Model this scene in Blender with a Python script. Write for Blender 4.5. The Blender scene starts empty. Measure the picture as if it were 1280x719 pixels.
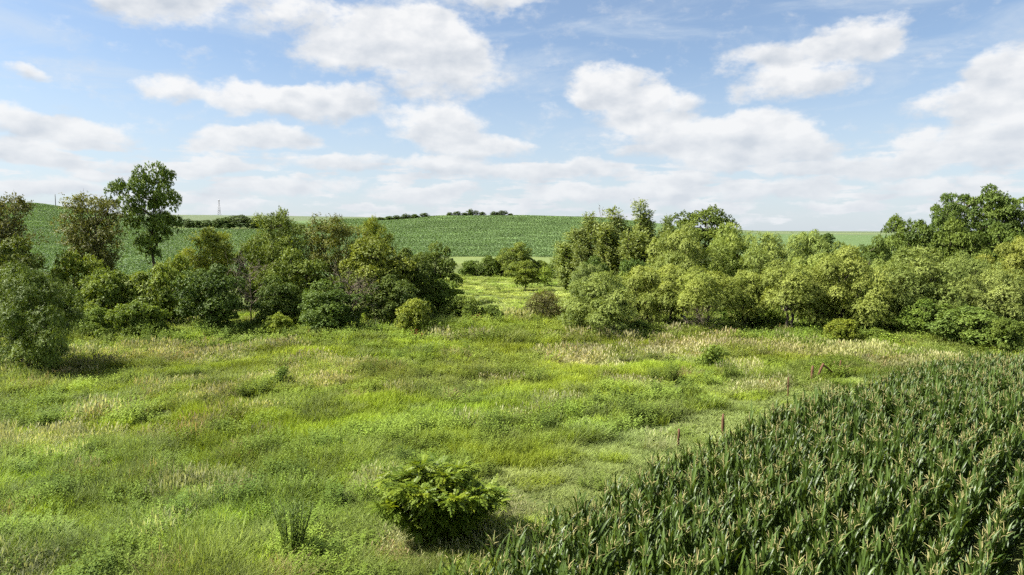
import bpy, math, random
import numpy as np
from mathutils import Vector

# ------------------------------------------------------------------ camera
SC = bpy.context.scene
COL = SC.collection
FPX = 853.0            # focal length in pixels of a 1280 px wide picture
EYE = 9.5              # camera height over the meadow, metres
YH = 297.0             # picture row of the eye level
PITCH = math.atan((359.5 - YH) / FPX)
cd = bpy.data.cameras.new('camera'); cam = bpy.data.objects.new('camera', cd); COL.objects.link(cam)
cd.sensor_width = 36.0; cd.lens = 36.0 * FPX / 1280.0; cd.clip_end = 20000; cd.clip_start = 0.1
cam.location = (0, 0, EYE); cam.rotation_euler = (math.pi / 2 - PITCH, 0, 0)
SC.camera = cam

# ------------------------------------------------------------------ render settings
SC.render.engine = 'CYCLES'
SC.view_settings.view_transform = 'Standard'; SC.view_settings.look = 'None'
SC.view_settings.exposure = 1.55; SC.view_settings.gamma = 1.0; SC.view_settings.use_curve_mapping = False
cy = SC.cycles
cy.max_bounces = 5; cy.diffuse_bounces = 3; cy.glossy_bounces = 2; cy.transmission_bounces = 4; cy.transparent_max_bounces = 4
cy.use_denoising = False
cy.use_adaptive_sampling = True; cy.adaptive_threshold = 0.025; cy.adaptive_min_samples = 20
cy.sample_clamp_indirect = 6.0
cy.caustics_reflective = False; cy.caustics_refractive = False

# ------------------------------------------------------------------ node helper
class NT:
    """tiny wrapper that builds shader nodes from python expressions"""
    def __init__(self, tree): self.t = tree
    def new(self, typ, **kw):
        n = self.t.nodes.new(typ)
        for k, v in kw.items(): setattr(n, k, v)
        return n
    def put(self, sock, v):
        if v is None: return
        if isinstance(v, bpy.types.NodeSocket): self.t.links.new(v, sock)
        else: sock.default_value = v
    def m(self, op, a, b=None, c=None, clamp=False):
        n = self.new('ShaderNodeMath', operation=op, use_clamp=clamp)
        for i, v in enumerate((a, b, c)): self.put(n.inputs[i], v)
        return n.outputs[0]
    def v(self, op, a, b=None, scale=None):
        n = self.new('ShaderNodeVectorMath', operation=op)
        self.put(n.inputs[0], a); self.put(n.inputs[1], b)
        if scale is not None: self.put(n.inputs['Scale'], scale)
        return n.outputs['Value'] if op in ('DOT_PRODUCT', 'LENGTH') else n.outputs[0]
    def xyz(self, x, y, z):
        n = self.new('ShaderNodeCombineXYZ')
        for i, v in enumerate((x, y, z)): self.put(n.inputs[i], v)
        return n.outputs[0]
    def sep(self, vec):
        n = self.new('ShaderNodeSeparateXYZ'); self.put(n.inputs[0], vec); return n.outputs
    def noise(self, vec, scale, detail=4, rough=.55, dist=0.0):
        n = self.new('ShaderNodeTexNoise'); self.put(n.inputs['Vector'], vec)
        n.inputs['Scale'].default_value = scale; n.inputs['Detail'].default_value = detail
        n.inputs['Roughness'].default_value = rough; n.inputs['Distortion'].default_value = dist
        return n.outputs[0]
    def step(self, x, a, b, lo=0.0, hi=1.0):
        n = self.new('ShaderNodeMapRange', interpolation_type='SMOOTHSTEP')
        for k, v in (('Value', x), ('From Min', a), ('From Max', b), ('To Min', lo), ('To Max', hi)): self.put(n.inputs[k], v)
        return n.outputs[0]
    def mix(self, f, a, b, blend='MIX'):
        n = self.new('ShaderNodeMix', data_type='RGBA', blend_type=blend)
        self.put(n.inputs[0], f); self.put(n.inputs[6], a); self.put(n.inputs[7], b)
        return n.outputs[2]
    def attr(self, name, kind='GEOMETRY'):
        return self.new('ShaderNodeAttribute', attribute_name=name, attribute_type=kind)

def rgba(c): return (c[0], c[1], c[2], 1.0)

# ------------------------------------------------------------------ sun and sky
SUN_EL = math.radians(48.0)
SUN_AZ = math.radians(-90.0)       # measured from the view direction (+Y) towards +X
sun_vec = Vector((math.sin(SUN_AZ) * math.cos(SUN_EL), math.cos(SUN_AZ) * math.cos(SUN_EL), math.sin(SUN_EL)))
sd = bpy.data.lights.new('sun', 'SUN'); sd.energy = 5.0; sd.angle = math.radians(0.53); sd.color = (1.0, .955, .88)
sun = bpy.data.objects.new('sun', sd); COL.objects.link(sun)
sun.rotation_euler = (-sun_vec).to_track_quat('-Z', 'Y').to_euler(); sun.location = sun_vec * 60

def build_sky():
    w = bpy.data.worlds.new('World'); SC.world = w; w.use_nodes = True
    t = w.node_tree; t.nodes.clear(); n = NT(t)
    sky = n.new('ShaderNodeTexSky', sky_type='NISHITA', sun_disc=False, sun_elevation=SUN_EL, sun_rotation=SUN_AZ,
                altitude=300.0, air_density=1.0, dust_density=1.2, ozone_density=1.3)
    d = n.new('ShaderNodeTexCoord').outputs['Generated']
    X, Y, Z = n.sep(d)
    az = n.m('ARCTAN2', X, Y); el = n.m('ARCSINE', Z)
    # billowing displacement of the cloud outlines
    q = n.xyz(n.m('MULTIPLY', X, 1.0), n.m('MULTIPLY', Y, 1.0), n.m('MULTIPLY', Z, 1.7))
    wv = n.new('ShaderNodeTexNoise'); n.put(wv.inputs['Vector'], q); wv.inputs['Scale'].default_value = 9.0
    wv.inputs['Detail'].default_value = 5.0; wv.inputs['Roughness'].default_value = .6
    wr = n.sep(wv.outputs['Color'])
    azw = n.m('MULTIPLY_ADD', n.m('SUBTRACT', wr[0], .5), .10, az)
    elw = n.m('MULTIPLY_ADD', n.m('SUBTRACT', wr[1], .5), .055, el)
    blobs = [(210, 2, 92, 34, 1.0), (250, -25, 90, 30, 1), (365, 22, 50, 26, .7), (490, 50, 85, 36, 1.1), (550, 62, 70, 36, 1.0), (425, 72, 60, 24, .9),
             (545, 106, 85, 26, .75), (600, 2, 80, 16, .7), (210, 115, 50, 17, .9), (330, 128, 70, 20, .95), (425, 135, 65, 22, .95),
             (545, 158, 60, 22, 1.0), (290, 178, 55, 15, .9), (355, 176, 45, 16, .95), (30, 150, 60, 22, 1.0), (115, 165, 70, 18, .95),
             (20, 190, 90, 18, .9), (50, 96, 36, 9, .55), (760, 112, 55, 26, 1.1), (800, 140, 70, 26, 1.0), (830, 172, 80, 22, .85),
             (1060, 58, 52, 24, 1.05), (970, 76, 80, 15, .8), (990, 108, 85, 20, .95), (940, 172, 66, 28, 1.15), (985, 190, 60, 22, .95), (890, 200, 70, 18, .9),
             (1260, 95, 66, 28, 1.0), (1210, 130, 90, 18, .95), (1260, 150, 90, 22, .9), (1190, 178, 90, 18, .9), (1255, 190, 70, 18, .9), (1100, 208, 90, 16, .95),
             (600, 186, 70, 14, .9), (560, 208, 60, 12, .9), (665, 220, 70, 12, .95), (430, 208, 90, 10, .7), (240, 208, 90, 10, .8), (330, 240, 80, 11, .9),
             (100, 205, 70, 12, .8), (520, 243, 60, 10, .85), (780, 240, 90, 12, .8), (960, 238, 110, 12, .85), (1180, 240, 110, 11, .8), (80, 236, 90, 10, .8)]
    blobs += [(x, y, w, h, .75) for x, y, w, h in ((120, 220, 40, 7), (200, 250, 50, 7), (300, 262, 50, 6), (420, 230, 45, 8), (470, 262, 50, 6), (565, 238, 45, 8), (610, 262, 50, 6), (700, 250, 50, 7), (752, 208, 45, 9), (842, 224, 45, 9), (880, 256, 60, 6), (1000, 214, 50, 8), (1040, 256, 60, 6), (1140, 230, 50, 8), (1230, 220, 50, 9), (1200, 262, 60, 6), (50, 262, 50, 6))]
    S = D = None
    for bx, by, rx, ry, a in blobs:
        a0 = math.atan((bx - 640) / FPX); c0 = math.cos(a0)
        e0 = math.atan((YH - by) / FPX * c0)
        rx_, ry_ = rx / FPX * c0 * c0 * 1.2, ry / FPX * c0 * 1.25
        dx = n.m('MULTIPLY_ADD', azw, 1 / rx_, -a0 / rx_); dy = n.m('MULTIPLY_ADD', elw, 1 / ry_, -e0 / ry_)
        f = n.m('SUBTRACT', 1.0, n.m('MULTIPLY_ADD', dy, dy, n.m('MULTIPLY', dx, dx)), clamp=True)
        S = n.m('MULTIPLY', f, a) if S is None else n.m('MULTIPLY_ADD', f, a, S)
        D = n.m('MULTIPLY', f, dy) if D is None else n.m('MULTIPLY_ADD', f, dy, D)
    fb = n.noise(q, 26.0, 8, .62)
    sh = n.xyz(n.m('SUBTRACT', X, .012), Y, n.m('MULTIPLY_ADD', Z, 1.7, .022))
    fb2 = n.noise(sh, 15.0, 5, .5); fb1 = n.noise(q, 15.0, 5, .5)
    big = n.noise(q, 5.5, 7, .58)
    # the same fair-weather cover carries on above and beside the picture
    out_az = n.step(n.m('ABSOLUTE', az), .66, .80); out_el = n.step(el, .34, .46)
    out = n.m('MAXIMUM', out_az, out_el)
    gen = n.m('MULTIPLY', n.step(big, .47, .66), n.m('MULTIPLY', out, 1.1))
    # low cloud bank, flattened by distance
    lay = n.noise(n.xyz(n.m('MULTIPLY', az, 5.0), n.m('MULTIPLY', el, 30.0), 3.1), 2.2, 6, .6)
    bank = n.m('MULTIPLY', n.step(el, .165, .06), n.step(lay, .46, .64))
    bank = n.m('MULTIPLY', bank, .8)
    S = n.m('ADD', n.m('ADD', S, gen), bank)
    dens = n.m('MULTIPLY_ADD', n.m('SUBTRACT', fb, .5), 1.6, S)
    mask = n.step(dens, .0, .74)
    thin = n.noise(n.xyz(n.m('MULTIPLY', az, 2.2), n.m('MULTIPLY', el, 9.0), 7.7), 2.2, 7, .62, .6)
    veil = n.m('MULTIPLY_ADD', n.step(thin, .42, .72), .42, .10)
    hz = n.m('MULTIPLY', n.step(el, .32, -.03), .78)
    cover = n.m('MULTIPLY', mask, .94)
    relief = n.m('MULTIPLY', n.m('SUBTRACT', fb1, fb2), 2.4)
    lift = n.m('MULTIPLY', n.m('DIVIDE', D, n.m('ADD', S, .35)), .75)
    core = n.m('MULTIPLY', n.step(S, .5, 1.6), -.14)
    lum = n.m('ADD', n.m('ADD', relief, lift), n.m('ADD', core, .68), clamp=True)
    lowl = n.step(el, .0, .22)
    ccol = n.mix(lum, rgba((.62, .67, .74)), rgba((.985, .985, .985)))
    ccol = n.mix(n.m('MULTIPLY', n.m('SUBTRACT', 1.0, lowl), .55), ccol, rgba((.77, .82, .88)))
    b1 = n.new('ShaderNodeBackground'); n.put(b1.inputs[0], n.mix(1.0, sky.outputs[0], rgba((.95, 1.0, 1.04)), 'MULTIPLY')); b1.inputs[1].default_value = .0535
    b2 = n.new('ShaderNodeBackground'); n.put(b2.inputs[0], ccol); b2.inputs[1].default_value = .335
    b3 = n.new('ShaderNodeBackground'); b3.inputs[0].default_value = (.74, .825, .92, 1); b3.inputs[1].default_value = .325
    mh = n.new('ShaderNodeMixShader'); n.put(mh.inputs[0], n.m('MAXIMUM', veil, hz)); t.links.new(b1.outputs[0], mh.inputs[1]); t.links.new(b3.outputs[0], mh.inputs[2])
    ms = n.new('ShaderNodeMixShader'); n.put(ms.inputs[0], cover)
    t.links.new(mh.outputs[0], ms.inputs[1]); t.links.new(b2.outputs[0], ms.inputs[2])
    o = n.new('ShaderNodeOutputWorld'); t.links.new(ms.outputs[0], o.inputs[0])
    w.cycles.sampling_method = 'MANUAL'; w.cycles.sample_map_resolution = 512
build_sky()

# ------------------------------------------------------------------ python helpers
def hash2(i, j, seed):
    h = (i.astype(np.int64) * 374761393 + j.astype(np.int64) * 668265263 + seed * 1442695041) & 0xffffffff
    h = ((h ^ (h >> 13)) * 1274126177) & 0xffffffff
    return ((h ^ (h >> 16)) & 0xffffff) / float(0xffffff)
def vnoise(x, y, scale, seed=0, octaves=3):
    x = np.asarray(x, float); y = np.asarray(y, float); out = 0; amp = 1; tot = 0; s = scale
    for o in range(octaves):
        u, v = x / s, y / s; i, j = np.floor(u), np.floor(v); f, g = u - i, v - j
        f = f * f * (3 - 2 * f); g = g * g * (3 - 2 * g); i = i.astype(np.int64); j = j.astype(np.int64)
        a, b = hash2(i, j, seed + o), hash2(i + 1, j, seed + o); c, d = hash2(i, j + 1, seed + o), hash2(i + 1, j + 1, seed + o)
        out = out + amp * ((a * (1 - f) + b * f) * (1 - g) + (c * (1 - f) + d * f) * g); tot += amp; amp *= .5; s *= .5
    return out / tot
def sstep(a, b, x):
    t = np.clip((x - a) / (b - a), 0, 1); return t * t * (3 - 2 * t)
def norm(a): return a / np.maximum(np.linalg.norm(a, axis=-1, keepdims=True), 1e-9)

# skyline and slope tables: at bearing b (given as column of the photograph) the land seen at depth Y lies on row r
_PX = [-900, 40, 100, 170, 235, 330, 420, 490, 560, 640, 735, 800, 870, 960, 1100, 1280, 2200]
_YK = [120, 165, 225, 290, 345, 400, 480, 620, 900, 1500, 4000]
_FL = [364.5, 346.1]
_T = [[362, 330, 300, 280, 268, 256, 258, 262, 266, 270, 280],
      [362, 330, 303, 282, 268, 256, 258, 262, 266, 270, 280],
      [363, 333, 307, 287, 274, 262, 262, 264, 267, 271, 280],
      [364, 336, 311, 293, 282, 275, 271, 269, 268, 271, 280],
      [364.5, 340, 315, 298, 286, 282, 278, 273, 269, 271, 280],
      [364.5, 343, 319, 300, 287, 283, 279, 274, 270, 272, 280],
      [364.5, 345, 322, 302, 289, 281, 276, 273, 271, 273, 281],
      [364.5, 346, 322, 304, 293, 284, 275, 274, 272, 274, 282],
      [364.5, 346, 322, 304, 292, 282, 271.5, 273, 276, 277, 283],
      [364.5, 346, 322, 304, 292, 282, 271, 274, 277, 278, 283],
      [364.5, 346, 323, 306, 294, 284, 273, 275, 278, 280, 284],
      [364.5, 346, 324, 308, 297, 287, 278, 279, 281, 282, 285],
      [364.5, 346, 325, 310, 301, 293, 286, 285, 285, 285, 287],
      [364.5, 346, 326, 312, 304, 299, 294, 291, 289, 289, 290],
      [364.5, 346, 326, 312, 304, 299, 295, 292, 289.5, 290, 290],
      [364.5, 346, 326, 312, 304, 299, 296, 293, 291, 291, 291],
      [364.5, 346, 326, 312, 304, 299, 296, 293, 291, 291, 291]]
_T = np.array(_T)
def land(X, Y):
    X = np.asarray(X, float); Y = np.asarray(Y, float)
    Ys = np.maximum(Y, 1.0)
    px = np.clip(640 + FPX * X / Ys, _PX[0], _PX[-1] - 1); ly = np.log(np.clip(Ys, _YK[0], _YK[-1] - 1)); lk = np.log(_YK)
    i = np.clip(np.searchsorted(_PX, px, side='right') - 1, 0, len(_PX) - 2)
    fp = (px - np.take(_PX, i)) / (np.take(_PX, i + 1) - np.take(_PX, i)); fp = fp * fp * (3 - 2 * fp)
    j = np.clip(np.searchsorted(lk, ly, side='right') - 1, 0, len(lk) - 2)
    h = lk[j + 1] - lk[j]; t = (ly - lk[j]) / h
    def prof(i):      # catmull-rom in log depth
        p0, p1, p2, p3 = _T[i, np.maximum(j - 1, 0)], _T[i, j], _T[i, j + 1], _T[i, np.minimum(j + 2, len(lk) - 1)]
        m1 = (p2 - p0) * h / (lk[j + 1] - lk[np.maximum(j - 1, 0)]); m2 = (p3 - p1) * h / (lk[np.minimum(j + 2, len(lk) - 1)] - lk[j])
        t2, t3 = t * t, t * t * t
        return (2 * t3 - 3 * t2 + 1) * p1 + (t3 - 2 * t2 + t) * m1 + (-2 * t3 + 3 * t2) * p2 + (t3 - t2) * m2
    row = prof(i) * (1 - fp) + prof(i + 1) * fp
    z = EYE - (row - YH) / FPX * Ys
    z = z * sstep(95, 165, Y)
    near = (vnoise(X, Y, 14, 5, 2) - .5) * .5 * sstep(-5, 10, Y) * (1 - sstep(80, 140, Y))
    return z + near
def landz(x, y): return float(land(np.array([x]), np.array([y]))[0])
def colx(px, Y): return (px - 640) / FPX * Y
def ground_at(px, py):     # photograph pixel -> point of the flat meadow
    Y = EYE * FPX / (py - YH); return colx(px, Y), Y

def mesh_from(name, verts, faces_idx, face_len, mat, attrs=None, smooth=False):
    me = bpy.data.meshes.new(name)
    verts = np.asarray(verts, np.float32).reshape(-1, 3); loops = np.asarray(faces_idx, np.int32).ravel()
    if np.isscalar(face_len): nf = len(loops) // face_len; tot = np.full(nf, face_len, np.int32)
    else: tot = np.asarray(face_len, np.int32); nf = len(tot)
    me.vertices.add(len(verts)); me.vertices.foreach_set('co', verts.ravel())
    me.loops.add(len(loops)); me.loops.foreach_set('vertex_index', loops)
    me.polygons.add(nf); st = np.concatenate([[0], np.cumsum(tot)[:-1]]).astype(np.int32)
    me.polygons.foreach_set('loop_start', st); me.polygons.foreach_set('loop_total', tot)
    if smooth: me.polygons.foreach_set('use_smooth', np.ones(nf, bool))
    for k, v in (attrs or {}).items():
        v = np.asarray(v, np.float32)
        if v.ndim == 1: a = me.attributes.new(k, 'FLOAT', 'POINT'); a.data.foreach_set('value', v)
        else: a = me.attributes.new(k, 'FLOAT_VECTOR', 'POINT'); a.data.foreach_set('vector', v.ravel())
    me.update(calc_edges=True); me.validate()
    if mat: me.materials.append(mat)
    return me

class MB:
    """collects pieces of one mesh (triangles and quads)"""
    def __init__(s): s.v = []; s.f = []; s.n = 0; s.a = []
    def add(s, verts, faces, val=.5):
        verts = np.asarray(verts, float); s.v.append(verts); s.f += [tuple(int(i) + s.n for i in f) for f in faces]
        s.n += len(verts); s.a.append(np.full(len(verts), val) if np.isscalar(val) else np.asarray(val))
    def tube(s, pts, rad, sides=6, val=.5, cap=True):
        pts = np.asarray(pts, float); k = len(pts); rad = np.broadcast_to(np.asarray(rad, float), (k,))
        tg = norm(np.gradient(pts, axis=0)); ref = np.array([1., 0, 0]) if abs(tg[0][2]) > .8 else np.array([0, 0, 1.])
        a = norm(np.cross(tg, ref)); b = np.cross(tg, a); th = np.linspace(0, 2 * math.pi, sides, endpoint=False)
        ring = pts[:, None] + rad[:, None, None] * (np.cos(th)[None, :, None] * a[:, None] + np.sin(th)[None, :, None] * b[:, None])
        f = [(i * sides + j, i * sides + (j + 1) % sides, (i + 1) * sides + (j + 1) % sides, (i + 1) * sides + j) for i in range(k - 1) for j in range(sides)]
        if cap: f.append(tuple(range((k - 1) * sides, k * sides)))
        s.add(ring.reshape(-1, 3), f, val)
    def box(s, c, size, rot=None, val=.5):
        d = np.array([[x, y, z] for z in (-.5, .5) for y in (-.5, .5) for x in (-.5, .5)]) * np.asarray(size)
        if rot is not None: d = d @ np.asarray(rot).T
        s.add(d + np.asarray(c), [(0, 2, 3, 1), (4, 5, 7, 6), (0, 1, 5, 4), (2, 6, 7, 3), (0, 4, 6, 2), (1, 3, 7, 5)], val)
    def mesh(s, name, mat, smooth=False):
        fl = [len(f) for f in s.f]; idx = [i for f in s.f for i in f]
        return mesh_from(name, np.concatenate(s.v), idx, fl, mat, {'v': np.concatenate(s.a)}, smooth)

def add_obj(name, data, parent=None, loc=None, rz=None, scale=None, kind=None, label=None, cat=None, group=None, color=None):
    o = bpy.data.objects.new(name, data); COL.objects.link(o)
    if parent is not None: o.parent = parent
    if loc is not None: o.location = loc
    if rz is not None: o.rotation_euler = (0, 0, rz)
    if scale is not None: o.scale = scale
    if color is not None: o.color = rgba(color)
    if kind: o['kind'] = kind
    if label: o['label'] = label
    if cat: o['category'] = cat
    if group: o['group'] = group
    return o

# ------------------------------------------------------------------ materials
def new_mat(name):
    m = bpy.data.materials.new(name); m.use_nodes = True; t = m.node_tree; t.nodes.clear()
    return m, NT(t)
def finish(m, n, shader):
    o = n.new('ShaderNodeOutputMaterial'); m.node_tree.links.new(shader, o.inputs[0]); return m
def pbsdf(n, col, rough=.6, spec=.4, normal=None):
    p = n.new('ShaderNodeBsdfPrincipled'); n.put(p.inputs['Base Color'], col); n.put(p.inputs['Roughness'], rough)
    n.put(p.inputs['Specular IOR Level'], spec); n.put(p.inputs['Normal'], normal); return p.outputs[0]
def leaf_shader(n, col, rough, spec, transl, tcol):
    p = pbsdf(n, col, rough, spec)
    tr = n.new('ShaderNodeBsdfTranslucent'); n.put(tr.inputs[0], tcol)
    mx = n.new('ShaderNodeMixShader'); mx.inputs[0].default_value = transl
    n.t.links.new(p, mx.inputs[1]); n.t.links.new(tr.outputs[0], mx.inputs[2]); return mx.outputs[0]
def foliage_mat(name, lo, hi, rough=.5, spec=.35, transl=.3, warm=(1.25, 1.2, .55), bluish=.0):
    """leaf colour: random between lo and hi per leaf (attribute v), tinted by the object's own colour"""
    m, n = new_mat(name)
    v = n.attr('v').outputs['Fac']; oi = n.new('ShaderNodeObjectInfo')
    c = n.mix(v, rgba(lo), rgba(hi))
    c = n.mix(1.0, c, oi.outputs['Color'], 'MULTIPLY')
    tc = n.mix(1.0, c, rgba(warm), 'MULTIPLY')
    return finish(m, n, leaf_shader(n, c, rough, spec, transl, tc))
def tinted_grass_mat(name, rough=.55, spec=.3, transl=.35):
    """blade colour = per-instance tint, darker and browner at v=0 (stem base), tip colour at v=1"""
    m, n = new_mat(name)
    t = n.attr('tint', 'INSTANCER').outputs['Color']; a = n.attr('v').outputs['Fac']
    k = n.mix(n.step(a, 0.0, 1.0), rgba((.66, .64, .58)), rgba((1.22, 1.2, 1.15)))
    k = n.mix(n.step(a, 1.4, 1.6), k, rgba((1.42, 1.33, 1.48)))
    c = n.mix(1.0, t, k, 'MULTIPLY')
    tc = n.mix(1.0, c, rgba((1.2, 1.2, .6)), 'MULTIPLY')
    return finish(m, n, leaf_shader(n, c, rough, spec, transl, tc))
def plain_mat(name, lo, hi, scale=8, rough=.8, spec=.2, stretch=(1, 1, 1)):
    m, n = new_mat(name)
    pos = n.new('ShaderNodeTexCoord').outputs['Object']
    f = n.noise(n.v('MULTIPLY', pos, stretch), scale, 5, .6)
    c = n.mix(n.step(f, .3, .7), rgba(lo), rgba(hi))
    b = n.new('ShaderNodeBump'); n.put(b.inputs['Height'], f); b.inputs['Strength'].default_value = .5; b.inputs['Distance'].default_value = .03
    return finish(m, n, pbsdf(n, c, rough, spec, b.outputs[0]))

M = {}
M['bark'] = plain_mat('bark', (.035, .028, .022), (.12, .10, .08), 3, .9, .1, (4, 4, .6))
M['deadwood'] = plain_mat('deadwood', (.085, .066, .045), (.20, .17, .12), 3, .9, .1, (4, 4, .8))
M['paledead'] = plain_mat('paledead', (.40, .36, .30), (.62, .58, .50), 3, .85, .1, (4, 4, .8))
M['broad'] = foliage_mat('broad', (.072, .104, .018), (.195, .235, .042), .6, .2, .24)
M['willow'] = foliage_mat('willow', (.145, .185, .040), (.300, .340, .092), .6, .2, .26)
M['poplar'] = foliage_mat('poplar', (.105, .138, .036), (.225, .262, .080), .55, .25, .28)
M['sparse'] = foliage_mat('sparse', (.085, .100, .026), (.190, .200, .056), .6, .2, .28)
M['shrub'] = foliage_mat('shrub', (.080, .122, .020), (.195, .250, .044), .6, .2, .28)
M['bigleaf'] = foliage_mat('bigleaf', (.085, .140, .014), (.205, .265, .030), .5, .22, .38)
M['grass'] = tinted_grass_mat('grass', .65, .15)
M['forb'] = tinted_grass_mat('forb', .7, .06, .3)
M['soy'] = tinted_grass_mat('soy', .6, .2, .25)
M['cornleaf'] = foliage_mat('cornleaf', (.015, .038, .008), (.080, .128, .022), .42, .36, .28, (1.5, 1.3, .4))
M['cornstalk'] = foliage_mat('cornstalk', (.07, .10, .025), (.10, .13, .03), .5, .3, .1)
M['tassel'] = foliage_mat('tassel', (.28, .265, .095), (.52, .46, .21), .7, .1, .3, (1, .95, .7))
M['silk'] = plain_mat('silk', (.10, .15, .04), (.2, .22, .07), 9)
M['post'] = plain_mat('post', (.080, .040, .022), (.15, .085, .05), 6, .9, .1, (3, 3, .6))
M['steel'] = plain_mat('steel', (.16, .16, .17), (.28, .28, .29), 5, .5, .5)
M['pole'] = plain_mat('pole', (.05, .042, .036), (.10, .085, .07), 5)

def ground_mat():
    m, n = new_mat('ground')
    pos = n.new('ShaderNodeNewGeometry').outputs['Position']
    flat = n.v('MULTIPLY', pos, (1, 1, 0))
    zone = n.sep(n.attr('zone').outputs['Vector'])      # x: soybean land, y: pale strip, z: far land with haze in its colour
    a = n.noise(flat, .09, 6, .6); b = n.noise(flat, 1.4, 6, .65)
    c = n.mix(n.step(a, .35, .65), rgba((.060, .085, .020)), rgba((.110, .135, .038)))
    c = n.mix(n.m('MULTIPLY', n.step(b, .45, .75), .6), c, rgba((.16, .14, .065)))
    rows = n.noise(n.v('MULTIPLY', flat, (.05, .5, 0)), 1.0, 5, .6)
    s = n.noise(flat, .35, 5, .7)
    soy = n.mix(n.step(n.m('ADD', n.m('MULTIPLY', rows, .6), n.m('MULTIPLY', s, .4)), .40, .62), rgba((.062, .104, .036)), rgba((.112, .158, .060)))
    soy = n.mix(zone[2], soy, n.mix(s, rgba((.075, .100, .050)), rgba((.115, .140, .072))))  # far fields duller: distance haze painted into the crop colour
    c = n.mix(zone[0], c, soy)
    c = n.mix(zone[1], c, n.mix(b, rgba((.13, .18, .055)), rgba((.17, .21, .075))))
    bp = n.new('ShaderNodeBump'); n.put(bp.inputs['Height'], b); bp.inputs['Strength'].default_value = .6; bp.inputs['Distance'].default_value = .25
    return finish(m, n, pbsdf(n, c, .9, .1, bp.outputs[0]))
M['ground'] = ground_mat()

# ------------------------------------------------------------------ the land
def soyzone(px, Y):
    left = (px < 420) & (Y > 138) & (Y < np.where(px > 215, 338 + (px - 235) * .04, 412))
    far = (px < 500) & (Y > 366)
    mid = (px >= 420) & (Y > 228) & (Y < 520)
    far2 = (px > 860) & (Y > 260)
    return left | far | mid | far2
def build_land():
    def axis(lim, n, k): t = np.linspace(-1, 1, n); return np.sinh(t * k) / math.sinh(k) * lim
    xs = axis(6000, 340, 6.2); ys = np.concatenate([np.linspace(-120, 0, 13)[:-1], np.sinh(np.linspace(0, 1, 330) * 4.6) / math.sinh(4.6) * 7000])
    XX, YY = np.meshgrid(xs, ys); nx, ny = len(xs), len(ys)
    Z = land(XX, YY)
    px = 640 + FPX * XX / np.maximum(YY, 1)
    zs = soyzone(px, YY).astype(float) * (YY > 1)
    strip = ((px > 255) & (px < 345) & (YY > 339) & (YY < 352)).astype(float)
    strip = np.maximum(strip, .55 * ((px > 560) & (px < 735) & (YY > 205) & (YY <= 228)))
    strip = np.maximum(strip, .5 * ((px > 880) & (YY > 560) & (YY < 640))); strip = np.maximum(strip, .35 * ((px > 880) & (YY > 900) & (YY < 1100)))
    V = np.stack([XX, YY, Z], -1).reshape(-1, 3)
    i = np.arange(ny - 1)[:, None] * nx + np.arange(nx - 1)[None]
    F = np.stack([i, i + 1, i + nx + 1, i + nx], -1).reshape(-1, 4)
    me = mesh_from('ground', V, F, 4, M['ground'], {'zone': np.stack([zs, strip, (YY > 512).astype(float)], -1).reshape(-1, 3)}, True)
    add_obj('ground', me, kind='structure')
build_land()

# ------------------------------------------------------------------ trees: foliage and branches
def sprays(rng, centers, radii, twigs, per, tl, L, W, droop=.3, flat=.8, spread=.8, upn=.5, shell=.55, under=.78):
    """leaves set along short twigs that leave the clumps: one quad for each leaf"""
    C = np.repeat(centers, twigs, 0); R = np.repeat(radii, twigs); n = len(C)
    cv = np.repeat(rng.random(len(centers)), twigs)
    d = norm(rng.normal(size=(n, 3))); d[:, 2] = np.where((d[:, 2] < -.05) & (rng.random(n) < under), -d[:, 2], d[:, 2])
    phs = np.repeat(rng.random((len(centers), 4)) * 6.283, twigs, 0)      # lumpy clump surface
    R = R * (1 + 0.12 * np.sin(4.1 * d[:, 0] + phs[:, 0]) + 0.12 * np.sin(4.3 * d[:, 1] + phs[:, 1]) + 0.10 * np.sin(5.2 * d[:, 2] + phs[:, 2]) + .10 * np.sin(9 * (d[:, 0] - d[:, 1]) + phs[:, 3]))
    o = C + d * (R * (shell + (1 - shell) * rng.random(n) ** .6))[:, None] * np.array([1, 1, flat])
    td = norm(d + .7 * rng.normal(size=(n, 3)) * spread + np.array([0, 0, .25 - droop]))
    tlen = tl * (.6 + .8 * rng.random(n))
    k = np.tile(np.arange(per), n); O = np.repeat(o, per, 0); T = np.repeat(td, per, 0); TL = np.repeat(tlen, per); s = (k + .5) / per
    D0 = np.repeat(d, per, 0); CV = np.repeat(cv, per); N = len(O)
    bend = np.array([0, 0, -1.0]) * (droop * .9 * TL * s * s)[:, None]
    P = O + T * (TL * s)[:, None] + bend
    side = norm(np.cross(T, rng.normal(size=(N, 3)))) * np.where(k % 2 == 0, 1, -1)[:, None]
    ld = norm(T * .6 + side * .8 + .35 * rng.normal(size=(N, 3)) + np.array([0, 0, -droop]))
    nn = norm(D0 * 1.3 + np.array([0, 0, upn]) + .27 * rng.normal(size=(N, 3)))
    sd = norm(np.cross(ld, nn)); l = L * (.65 + .7 * rng.random(N)); w = W * (.65 + .7 * rng.random(N))
    up = norm(np.cross(sd, ld))
    mid = P + ld * (l * .45)[:, None]
    V = np.stack([P, mid + sd * (w * .5)[:, None] + up * (w * .12)[:, None], P + ld * l[:, None], mid - sd * (w * .5)[:, None] + up * (w * .12)[:, None]], 1)
    val = np.clip(.72 * CV + .26 * rng.random(N), 0, 1)
    return V.reshape(-1, 3), np.repeat(val, 4)
def leaf_mesh(name, parts, mat):
    V = np.concatenate([p[0] for p in parts]); A = np.concatenate([p[1] for p in parts])
    return mesh_from(name, V, np.arange(len(V)), 4, mat, {'v': A})

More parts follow.
